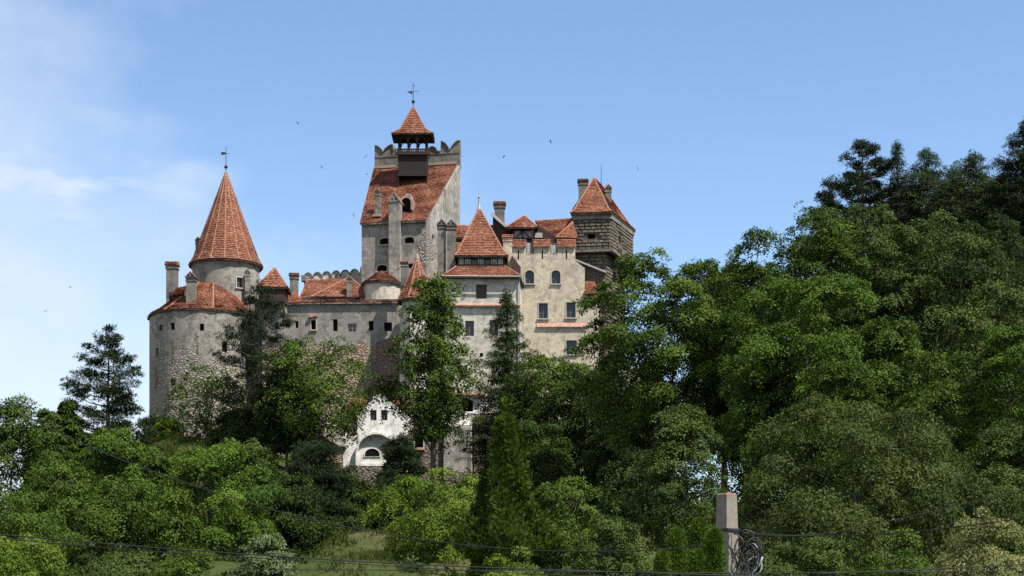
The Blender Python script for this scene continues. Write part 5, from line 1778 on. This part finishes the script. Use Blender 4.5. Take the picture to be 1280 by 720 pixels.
# --- left side
tree("pine_tree", "dark pine with layered boughs standing against the sky left of the round bastion", "pine tree", 131, 411, 122, 150, "pine", "needle_dark", 1, .12, G1, dens=1.25, lf=1.1)
tree("deciduous_tree", "leafy tree at the far left edge of the frame under the long cable", "tree", 12, 494, 120, 112, mat="leaf_mid", seed=2, bf=.12, group=G2, loose=.3)
tree("deciduous_tree", "slim pale tree top poking up between the far left tree and the dark pine", "tree", 60, 503, 46, 128, mat="leaf_olive", seed=3, bf=.15, group=G2, prof="column", loose=.5)
tree("deciduous_tree", "narrow tree pressed against the left side of the dark pine", "tree", 84, 492, 36, 140, mat="leaf_mid", seed=4, bf=.15, group=G2, prof="column", loose=.4)
tree("deciduous_tree", "fresh green round tree directly in front of the dark pine", "tree", 146, 530, 112, 128, mat="leaf_lush", seed=5, bf=.1, group=G1, prof="dome")
tree("deciduous_tree", "loose feathery tree left of the big lush one, sky showing through its side", "tree", 72, 568, 130, 98, mat="leaf_mid", seed=6, bf=.1, group=G2, loose=.5, prof="ovate")
tree("deciduous_tree", "bright leafy shrub tree low at the left edge", "tree", 18, 610, 120, 70, mat="leaf_mid", seed=60, bf=.08, group=G2, loose=.4, prof="dome")
tree("deciduous_tree", "biggest lush rounded tree on the lower left slope", "tree", 262, 547, 190, 106, mat="leaf_lush", seed=7, bf=.06, group=G1, prof="dome")
tree("deciduous_tree", "lush tree merging into the left flank of the biggest rounded one", "tree", 165, 590, 130, 100, mat="leaf_mid", seed=8, bf=.06, group=G1, prof="dome", loose=.2)
tree("deciduous_tree", "dark leafy tree filling the dip right of the biggest rounded one", "tree", 345, 588, 110, 112, mat="leaf_dark", seed=9, bf=.06, group=G1, prof="dome")
tree("shrub", "yellowish green bush at the bottom left corner", "bush", 22, 662, 130, 46, mat="leaf_bright", seed=10, bf=.05, group="bushes along the valley edge", prof="dome", loose=.35)
tree("shrub", "light green sprawling bush on the bottom edge below the lush trees", "bush", 145, 685, 150, 48, mat="leaf_olive", seed=11, bf=.05, group="bushes along the valley edge", prof="dome", loose=.35)
tree("shrub", "greyish pale bush on the bottom edge left of the grass patch", "bush", 332, 668, 88, 52, mat="leaf_pale", seed=12, bf=.05, group="bushes along the valley edge", prof="ovate", loose=.35)
tree("shrub", "low green bush on the bottom edge right of the lower left corner bush", "bush", 235, 694, 110, 44, mat="leaf_mid", seed=61, bf=.05, group="bushes along the valley edge", prof="dome", loose=.3)
tree("pine_tree", "tall thin open pine rising in front of the timber turret", "pine tree", 325, 352, 124, 176, "pine", "needle_dark", 13, .16, G1, dens=.78, lf=1.08)
tree("deciduous_tree", "rounded tree with visible forked stem below the long curtain wall", "tree", 400, 416, 130, 172, mat="leaf_mid", seed=14, bf=.34, group=G1, prof="round", loose=.6, dens=.8)
tree("deciduous_tree", "sparse darker tree between the open pine and the rounded forked tree", "tree", 358, 452, 70, 174, mat="leaf_dark", seed=62, bf=.22, group=G1, prof="ovate", loose=.4)
tree("shrub", "sparse yellow green tree growing against the bare stones of the bastion", "bush", 258, 452, 92, 184, mat="leaf_olive", seed=15, bf=.06, group=G1, prof="round", loose=1.0, dens=.42, lobe=.8)
tree("shrub", "bright little bush at the left foot of the bastion", "bush", 204, 520, 44, 186, mat="leaf_bright", seed=16, bf=.04, group=G1, prof="dome", loose=.4)
tree("shrub", "dark bush on the turf right below the bastion", "bush", 300, 512, 70, 178, mat="leaf_dark", seed=63, bf=.04, group=G1, prof="dome", loose=.3)
tree("yew_tree", "dark conifer in shade left of the white gate's stone base", "conifer", 394, 558, 96, 132, "yew", "needle_dark", 17, .05, G1)
tree("yew_tree", "darker lower conifer beside the grass patch", "conifer", 352, 606, 84, 118, "yew", "needle_dark", 18, .05, G1)
tree("yew_tree", "nearly black bushy conifer right in front of the arched niche", "conifer", 501, 548, 58, 150, "yew", "needle_dark", 19, .04, G1)
tree("yew_tree", "small dark conifer squeezed under the nearly black one at the grass edge", "conifer", 492, 602, 66, 138, "yew", "needle_dark", 64, .04, G1)
tree("shrub", "small round bush on the grassy slope below the bastion", "bush", 226, 566, 50, 170, mat="leaf_lush", seed=80, bf=.04, group=G1, prof="dome")
tree("shrub", "light green bush at the left edge of the grassy slope", "bush", 172, 556, 56, 165, mat="leaf_mid", seed=81, bf=.04, group=G1, prof="dome")
tree("shrub", "olive bush between the grassy slope and the dark leafy dip", "bush", 298, 548, 76, 166, mat="leaf_olive", seed=82, bf=.04, group=G1, prof="dome")
tree("shrub", "olive thicket at the foot of the rubble base wall", "bush", 448, 622, 78, 150, mat="leaf_olive", seed=85, bf=.03, group=G1, prof="dome", loose=.3)
tree("shrub", "dark bush below the olive thicket at the left edge of the grass", "bush", 418, 648, 66, 124, mat="leaf_dark", seed=86, bf=.03, group=G1, prof="dome", loose=.3)
tree("shrub", "dark green bush right under the middle of the base wall", "bush", 466, 612, 60, 140, mat="leaf_mid", seed=87, bf=.03, group=G1, prof="dome", loose=.3)
tree("deciduous_tree", "dark rounded tree between the shaded conifers and the olive thicket", "tree", 424, 590, 70, 136, mat="leaf_dark", seed=88, bf=.05, group=G1, prof="dome", loose=.3)
tree("deciduous_tree", "tall dusky tree rising right of the biggest rounded one", "tree", 322, 560, 90, 116, mat="leaf_dark", seed=89, bf=.05, group=G1, prof="ovate", loose=.3)
tree("deciduous_tree", "upright fresh green tree left of the biggest rounded one", "tree", 196, 572, 84, 112, mat="leaf_mid", seed=90, bf=.05, group=G1, prof="ovate", loose=.3)
# --- middle
tree("deciduous_tree", "tall slender tree covering the spire turret, its bare trunk crossing the lower ward", "tree", 541, 338, 100, 171, mat="leaf_mid", seed=20, bf=.27, group=G1, prof="ovate", loose=.6, dens=.72, lobe=.85)
tree("larch_tree", "feathery dark larch in front of the right edge of the gatehouse", "conifer", 634, 361, 112, 177, "larch", "needle_green", 21, .06, G1, dens=1.1)
tree("deciduous_tree", "tree with spreading crown below the lowest palace window", "tree", 694, 432, 120, 172, mat="leaf_mid", seed=22, bf=.3, group=G1, prof="round", loose=.35)
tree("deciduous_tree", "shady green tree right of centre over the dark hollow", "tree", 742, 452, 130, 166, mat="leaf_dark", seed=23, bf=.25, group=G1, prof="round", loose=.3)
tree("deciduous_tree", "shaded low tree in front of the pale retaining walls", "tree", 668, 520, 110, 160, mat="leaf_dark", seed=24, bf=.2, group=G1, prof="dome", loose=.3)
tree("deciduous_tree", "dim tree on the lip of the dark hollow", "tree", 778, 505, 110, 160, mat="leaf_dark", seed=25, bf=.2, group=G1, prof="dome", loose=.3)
tree("deciduous_tree", "yellow green leafy tree in the sun low at the centre", "tree", 548, 584, 150, 92, mat="leaf_bright", seed=26, bf=.05, group=G2, prof="dome", loose=.2)
tree("cypress_tree", "feathery pointed conifer low at the centre in front of the sunlit tree", "conifer", 633, 520, 124, 70, "thuja", "cypress_spray", 27, .0, G2, dens=.8, lf=1.25)
tree("deciduous_tree", "mid green bushy tree right of the pointed feathery conifer", "tree", 712, 594, 140, 84, mat="leaf_mid", seed=28, bf=.04, group=G2, prof="dome", loose=.2)
tree("shrub", "spotted olive bush on the bottom edge left of the clipped thujas", "bush", 762, 640, 110, 66, mat="leaf_olive", seed=29, bf=.04, group="bushes along the valley edge", prof="dome", loose=.2)
tree("shrub", "bright small bush at the very bottom below the pointed conifer", "bush", 640, 690, 110, 52, mat="leaf_bright", seed=65, bf=.04, group="bushes along the valley edge", prof="dome", loose=.3)
tree("deciduous_tree", "big dark crowned tree standing against the right end of the palace", "tree", 832, 308, 196, 146, mat="leaf_mid", seed=30, bf=.3, group=G1, prof="round", loose=.1, dens=1.25)
tree("deciduous_tree", "tall thinner tree behind the right shoulder of the big dark crown", "tree", 905, 322, 84, 158, mat="leaf_olive", seed=31, bf=.3, group=G1, prof="ovate", loose=.55)
tree("deciduous_tree", "soft grey green tree in front of the bright sky gap", "tree", 856, 502, 126, 108, mat="leaf_olive", seed=32, bf=.1, group=G2, prof="ovate", loose=.3)
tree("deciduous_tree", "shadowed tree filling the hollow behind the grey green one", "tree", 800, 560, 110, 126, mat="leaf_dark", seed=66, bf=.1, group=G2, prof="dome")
# --- right hillside
tree("deciduous_tree", "tall green tree rising just right of the sky gap", "tree", 990, 264, 190, 140, mat="leaf_mid", seed=33, bf=.22, group=G3, prof="round", loose=.3)
tree("deciduous_tree", "grey green tall tree beneath the pine with the orange trunk", "tree", 1074, 244, 200, 144, mat="leaf_olive", seed=34, bf=.2, group=G3, prof="round", loose=.35)
tree("deciduous_tree", "brighter green tree in front of the tall trees right of the sky gap", "tree", 1010, 332, 180, 124, mat="leaf_lush", seed=35, bf=.12, group=G3, prof="round", loose=.25)
tree("deciduous_tree", "broad grey green tree below the spruces", "tree", 1166, 264, 210, 142, mat="leaf_olive", seed=36, bf=.18, group=G3, prof="round", loose=.3)
tree("deciduous_tree", "shaded tree under the broad grey green one", "tree", 1110, 390, 130, 124, mat="leaf_mid", seed=37, bf=.12, group=G3, prof="dome", loose=.3)
tree("deciduous_tree", "green tree at mid height between chestnut and broad grey green tree", "tree", 1185, 428, 120, 116, mat="leaf_mid", seed=38, bf=.1, group=G3, prof="dome", loose=.3)
tree("deciduous_tree", "vivid green tree cut off by the right edge below the spruces", "tree", 1268, 386, 130, 112, mat="leaf_lush", seed=39, bf=.1, group=G3, prof="dome", loose=.15)
tree("deciduous_tree", "green tree half hidden above the chestnut's left shoulder", "tree", 960, 430, 110, 128, mat="leaf_dark", seed=40, bf=.12, group=G3, prof="dome", loose=.3)
tree("deciduous_tree", "dark tree filling the gap above the chestnut", "tree", 1055, 440, 130, 118, mat="leaf_mid", seed=41, bf=.1, group=G3, prof="dome", loose=.3)
tree("chestnut_tree", "very wide chestnut with olive leaves dominating the lower right", "chestnut tree", 1072, 484, 330, 76, mat="leaf_chestnut", seed=142, bf=.05, group=G2, prof="dome", aspect=.48, droop=.6, lf=1.25, dens=1.0, loose=.15, lobe=.9)
tree("deciduous_tree", "olive tree at the right edge beside the chestnut", "tree", 1258, 520, 120, 84, mat="leaf_olive", seed=43, bf=.06, group=G2, prof="dome", loose=.25)
tree("chestnut_tree", "small chestnut with yellowish flower heads in the bottom right corner", "chestnut tree", 1232, 628, 130, 46, mat="leaf_flower", seed=44, bf=.05, group=G2, prof="ovate", aspect=.45, droop=.6, loose=.2)
tree("shrub", "dim bush on the bottom edge under the chestnut", "bush", 1010, 668, 140, 56, mat="leaf_olive", seed=45, bf=.04, group="bushes along the valley edge", prof="dome")
tree("shrub", "shaded bush on the bottom edge left of the flowering chestnut", "bush", 1120, 676, 150, 54, mat="leaf_mid", seed=46, bf=.04, group="bushes along the valley edge", prof="dome")
tree("deciduous_tree", "rounded green tree filling the skyline dip between the two grey green crowns", "tree", 1122, 282, 150, 150, mat="leaf_mid", seed=83, bf=.2, group=G3, prof="round", loose=.3)
tree("deciduous_tree", "rounded tree shoulder left of the tall one by the sky gap", "tree", 938, 316, 96, 150, mat="leaf_mid", seed=84, bf=.3, group=G3, prof="round", loose=.4)
tree("pine_tree", "wind shaped pine with orange trunk on the skyline", "pine tree", 1078, 177, 116, 186, "pine", "needle_dark", 47, .60, G3, bark="bark_orange", dens=1.6, lf=1.1)
tree("larch_tree", "thin sparse larch right beside the pine with the orange trunk", "conifer", 1126, 174, 92, 184, "larch", "needle_dark", 48, .3, G3, dens=.3, lf=.8)
tree("spruce_tree", "pointed dark spruce next to the sparse larch", "conifer", 1160, 184, 130, 186, "spruce", "needle_green", 49, .1, G3, dens=.9)
tree("spruce_tree", "broad dark spruce between the skyline larch and the right edge", "conifer", 1214, 190, 156, 180, "spruce", "needle_green", 50, .08, G3, dens=1.1)
tree("spruce_tree", "tallest spruce cut off by the right edge of the frame", "conifer", 1284, 146, 110, 170, "spruce", "needle_dark", 51, .08, G3, dens=1.1)
tree("spruce_tree", "dark spruce low in front of the tallest one at the right edge", "conifer", 1248, 262, 110, 152, "spruce", "needle_green", 52, .06, G3, dens=1.1)
tree("spruce_tree", "dusky spruce filling in behind the broad grey green tree", "conifer", 1180, 232, 90, 176, "spruce", "needle_dark", 67, .08, G3)
tree("spruce_tree", "dark spruce closing the skyline between the broad spruce and the tallest one", "conifer", 1252, 212, 120, 176, "spruce", "needle_dark", 91, .08, G3)
tree("spruce_tree", "dark spruce low on the skyline right behind the sparse larch", "conifer", 1136, 226, 110, 188, "spruce", "needle_green", 92, .08, G3)
tree("spruce_tree", "dark spruce low on the skyline between the pointed and the broad one", "conifer", 1188, 208, 110, 190, "spruce", "needle_dark", 93, .08, G3)
tree("pine_tree", "small pine leaning out left below the pine with the orange trunk", "pine tree", 1040, 240, 76, 170, "pine", "needle_dark", 53, .3, G3)
# --- clipped thujas by the pole
for px, py, w_, Y_, sd, lab in ((846, 662, 72, 31, 1, "clipped bright thuja, left one of the row"), (874, 650, 76, 31.5, 2, "tallest bright thuja of the row, right before the concrete pole"),
                                (893, 664, 54, 21.8, 3, "thuja touching the concrete pole's base"), (872, 690, 46, 27, 4, "shortest thuja in front of the row"), (828, 690, 44, 30, 5, "stubby thuja at the grass end of the row")):
    tree("thuja", lab, "conifer", px, py, w_, Y_, "thuja", "scale_green", 70 + sd, .0, "thujas beside the pole", sink=.1)

# --- undergrowth: low leafy scrub nobody could count
g = np.random.default_rng(11)
N_ = 5200
ux, uy = g.uniform(-75, 105, N_), g.uniform(58, 236, N_)
keepm = np.abs(ux) < uy * .36 + 6
ux, uy = ux[keepm], uy[keepm]
upx = ux / uy * F + 640
uz = ground(ux, uy)
upy = HOR - (uz - EYE) / uy * F
open_ = ((upx > 395) & (upx < 505) & (uy < 172)) | ((upx > 775) & (upx < 850) & (uy < 95)) | ((upx > 172) & (upx < 250) & (uy > 140) & (uy < 192)) | (uy < 62)
castle_ = (uy > 189) & (uy < 209) & (ux > -46) & (ux < 17)
gate_ = (uy > 180) & (uy < 192) & (ux > -21) & (ux < 0)
m = ~(open_ | castle_ | gate_)
ux, uy, uz = ux[m], uy[m], uz[m]
K = len(ux)
sz = np.clip(uy * .006, .35, 1.0) * g.uniform(.6, 1.3, K)
cc, nn2 = [], []
for k in range(4):
    d = unit(g.normal(size=(K, 3)) + np.array([0, 0, .8]))
    cc.append(np.stack([ux, uy, uz + sz * .4], 1) + d * (sz * .8)[:, None] * np.array([1, 1, .7]))
    nn2.append(unit(d + np.array([0, 0, .6])))
v, q, tt_ = sprays(g, np.concatenate(cc), np.concatenate(nn2), np.tile(sz * .7, 4), 15, .30, .17, .3, .5)
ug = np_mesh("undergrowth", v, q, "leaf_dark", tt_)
set_props(ug, "low leafy scrub covering the shaded hill ground under the trees", "undergrowth", kind="stuff")
LEAFN += len(q)
# --- meadow grass
N_ = 150000
u1, v1 = g.uniform(-75, 60, N_), g.uniform(22, 192, N_)
pxg = u1 / v1 * F + 640
sel = ((pxg > 360) & (pxg < 530) & (v1 < 185)) | ((pxg > 740) & (pxg < 960) & (v1 < 110)) | ((pxg > 160) & (pxg < 330) & (v1 > 130))
u1, v1 = u1[sel], v1[sel]
K = len(u1)
w1 = ground(u1, v1)
C = np.stack([u1, v1, w1 - .03], 1)
M = 6
D = unit(g.normal(0, .45, (K, M, 3)) + np.array([0, 0, 1.0]))
P = np.repeat(C[:, None], M, 1) + g.normal(0, .12, (K, M, 3)) * np.array([1, 1, .1])
N3 = unit(g.normal(size=(K, M, 3)))
N3 = unit(N3 - D * (N3 * D).sum(-1, keepdims=True))
hh = (np.clip(v1 * .0032, .12, .5) * g.uniform(.4, 1.5, K) * (.6 + .8 * (np.sin(u1 * 1.3 + np.sin(v1 * .9)) > .2)))[:, None] * g.uniform(.7, 1.2, (K, M))
v, q, tt_ = leaf_cards(P.reshape(-1, 3), D.reshape(-1, 3), N3.reshape(-1, 3), hh.ravel(), (hh * .16).ravel(), np.clip(np.repeat(g.normal(.5, .2, K), M) + g.normal(0, .12, K * M), 0, 1))
gr = np_mesh("grass", v, q, "grass_blade", tt_)
set_props(gr, "sunlit meadow grass on the open patches of the slope", "grass", kind="stuff")
LEAFN += len(q)

# ================================================================ pole, cables, birds
PY = 23.0
pole = thing("utility_pole", "weathered square concrete pole with orange lichen on its top", "utility pole", (X(908, PY), PY, gz1(X(908, PY), PY)), None, R(0))
def tapered(mb, c, w0, w1, z0, z1, rot):
    a = [Vector((c[0] + w0 * .7071 * math.cos(rot + k * math.pi / 2), c[1] + w0 * .7071 * math.sin(rot + k * math.pi / 2), z0)) for k in range(4)]
    b = [Vector((c[0] + w1 * .7071 * math.cos(rot + k * math.pi / 2), c[1] + w1 * .7071 * math.sin(rot + k * math.pi / 2), z1)) for k in range(4)]
    mb.mesh(a + b, [(3, 2, 1, 0), (4, 5, 6, 7), (0, 1, 5, 4), (1, 2, 6, 5), (2, 3, 7, 6), (3, 0, 4, 7)])
rot = R(45 + 37)
m_ = MB()
tapered(m_, (X(911, PY), PY), .20, .19, gz1(X(908, PY), PY) - .3, Z(661.5, PY), rot)
m_.build("shaft", "concrete", pole)
m_ = MB()
tapered(m_, (X(908.5, PY), PY), .228, .20, Z(661, PY), Z(618.5, PY), rot)
tapered(m_, (X(908.5, PY), PY), .20, .17, Z(618.5, PY) - .002, Z(616.8, PY), rot)
m_.build("head", "concrete", pole)
m_ = MB()
tapered(m_, (X(910, PY), PY), .245, .245, Z(663.5, PY), Z(661, PY), rot)
m_.build("strap", "black_iron", pole)
def cable(label, pts, r, mat="cable_black", name="cable", grp="overhead cables"):
    P = [at(*p) for p in pts]
    out = []
    for i in range(len(P) - 1):      # Catmull-Rom smoothing
        a, b, c, d = P[max(i - 1, 0)], P[i], P[i + 1], P[min(i + 2, len(P) - 1)]
        for s in np.linspace(0, 1, 10, endpoint=False):
            out.append(.5 * ((2 * b) + (c - a) * s + (2 * a - 5 * b + 4 * c - d) * s * s + (3 * b - a - 3 * c + d) * s ** 3))
    out.append(P[-1])
    m = MB()
    m.tube(out, r, 6)
    o = m.build(name, mat, None, True)
    set_props(o, label, "cable", grp)
cable("thick black cable sweeping down from the left edge past the lush trees to the pole", [(-160, 428, 27), (0, 505, 26.4), (150, 574, 25.8), (350, 640, 25), (500, 670, 24.4), (600, 683, 24), (700, 689, 23.7), (830, 687, 23.2), (905, 676, 22.85)], .009)
cable("black cable crossing low from the left edge to the bottom centre", [(-160, 655, 21), (0, 668, 21), (200, 685, 21), (450, 702, 21), (650, 711, 21), (900, 719, 21), (1100, 726, 21)], .0085)
cable("second thinner cable running just below the low left one", [(-160, 658, 21.2), (0, 673, 21.2), (200, 690, 21.2), (400, 702, 21.2), (640, 716, 21.2), (900, 726, 21.2)], .006)
cable("thin cable running level along the bottom edge towards the right", [(340, 712, 19), (640, 713.5, 19), (900, 716, 19), (1100, 715, 19), (1320, 713, 19)], .0055)
cable("cable leaving the pole to the right, sagging then rising in front of the chestnut", [(914, 663, 22.9), (960, 669.5, 22.6), (1093, 668, 22), (1209, 657, 21.4), (1330, 640, 20.8)], .007)
cable("upper cable climbing from the pole to the right edge", [(916, 665, 22.8), (1000, 669, 22.8), (1071, 660, 22.8), (1191, 633, 22.8), (1330, 598, 22.8)], .0055)
cable("thin cable leaving the bottom right corner along the lowest edge", [(1020, 717, 18), (1150, 712, 18), (1320, 703, 18)], .006)
# coil of spare cable hanging at the pole
coil = thing("cable_coil", "tangled coil of black and white spare cable hanging beside the concrete pole", "cable coil", at(931, 720, 22.7))
g2 = random.Random(5)
for k in range(19):
    cxx, cyy = 934 + g2.uniform(-9, 9), 696 + g2.uniform(-10, 12)
    rx_, ry_ = g2.uniform(4, 12), g2.uniform(11, 24)
    tl = g2.uniform(-.5, .5)
    yy = 22.7 + g2.uniform(-.1, .12)
    pts = []
    for s in range(29):
        a = s / 28 * 2 * math.pi * g2.choice((1, 1))
        u, w_ = rx_ * math.cos(a), ry_ * math.sin(a)
        pts.append(at(cxx + u * math.cos(tl) - w_ * math.sin(tl), cyy + u * math.sin(tl) + w_ * math.cos(tl), yy + .05 * math.sin(a * 2 + k)))
    m_ = MB(); m_.tube(pts, .0065 if k % 3 else .009, 5, cap=False)
    m_.build("loop", "cable_grey" if k % 5 == 0 else "cable_black", coil, True)
m_ = MB(); m_.tube([at(914, 664, 22.85), at(922, 668, 22.75), at(929, 676, 22.7), at(927, 690, 22.7)], .014, 6)
m_.tube([at(918, 668, 22.8), at(932, 662, 22.8), at(944, 667, 22.8), at(952, 690, 22.75), at(948, 716, 22.72)], .012, 6)
m_.build("tail", "cable_black", coil, True)
m_ = MB(); m_.tube([at(938, 718, 22.65), at(945, 712, 22.65), at(951, 703, 22.65), at(953, 696, 22.65)], .016, 6)
m_.build("tail", "cable_grey", coil, True)
# small birds
def bird(px, py, Y, roll, yaw, lab, s=0.36):
    c = at(px, py, Y)
    b = bmesh.new()
    prof = [(-.24, .012, .0), (-.16, .03, 0), (-.05, .055, 0), (.06, .055, .0), (.13, .04, .01), (.17, .038, .015), (.21, .02, .01), (.25, .004, .0)]
    rings = []
    for x, r, z in prof:
        rings.append([b.verts.new((x, r * math.cos(k * math.pi / 4), z + r * math.sin(k * math.pi / 4))) for k in range(8)])
    for r0, r1 in zip(rings[:-1], rings[1:]):
        for k in range(8):
            b.faces.new((r0[k], r0[(k + 1) % 8], r1[(k + 1) % 8], r1[k]))
    b.faces.new(rings[0]); b.faces.new(list(reversed(rings[-1])))
    for sd in (1, -1):
        st = [(.10, .03, .03), (.12, .22, .12), (.02, .42, .10), (-.14, .56, .04), (-.08, .36, .09), (-.07, .2, .10), (-.06, .03, .03)]
        top = [b.verts.new((x, y * sd, z + .008)) for x, y, z in st]
        bot = [b.verts.new((x, y * sd, z - .008)) for x, y, z in st]
        b.faces.new(top); b.faces.new(list(reversed(bot)))
        for k in range(7):
            b.faces.new((top[k], bot[k], bot[(k + 1) % 7], top[(k + 1) % 7]))
    tl = [b.verts.new(p) for p in ((-.2, .02, 0), (-.36, .07, 0), (-.31, 0, 0), (-.36, -.07, 0), (-.2, -.02, 0))]
    b.faces.new(tl)
    bmesh.ops.recalc_face_normals(b, faces=b.faces)
    bmesh.ops.scale(b, vec=(s, s, s), verts=b.verts)
    me = bpy.data.meshes.new("bird")
    b.to_mesh(me); b.free()
    me.materials.append(MATS["bird_dark"])
    o = bpy.data.objects.new("bird", me)
    COL.objects.link(o)
    o.location = c
    o.rotation_euler = (roll, -.2, yaw)
    set_props(o, lab, "bird", "birds circling the castle")
for a in ((372, 154, 120, .5, 2.6, "small dark bird high between the cone and the belfry"), (402, 209, 115, 1.1, .6, "dark bird in the sky left of the keep's parapet"),
          (457, 196, 125, -.8, 2.2, "tiny bird close beside the left horn of the keep's parapet"), (459, 218, 125, .3, .2, "tiny bird touching the upper left of the keep roof"),
          (442, 269, 120, 1.2, 1.0, "small bird left of the keep's eave"), (630, 196, 118, -.5, .3, "bird in the sky right of the keep"),
          (688, 177, 118, .6, 2.8, "highest bird above the palace"), (797, 211, 118, 1.2, 1.2, "bird in the sky right of the stone block tower"),
          (88, 359, 112, .4, .5, "bird in the pale cloud left of the bastion"), (57, 389, 112, -.4, 2.4, "lowest bird at the far left over the trees")):
    bird(*a)
print("leaf faces", LEAFN)
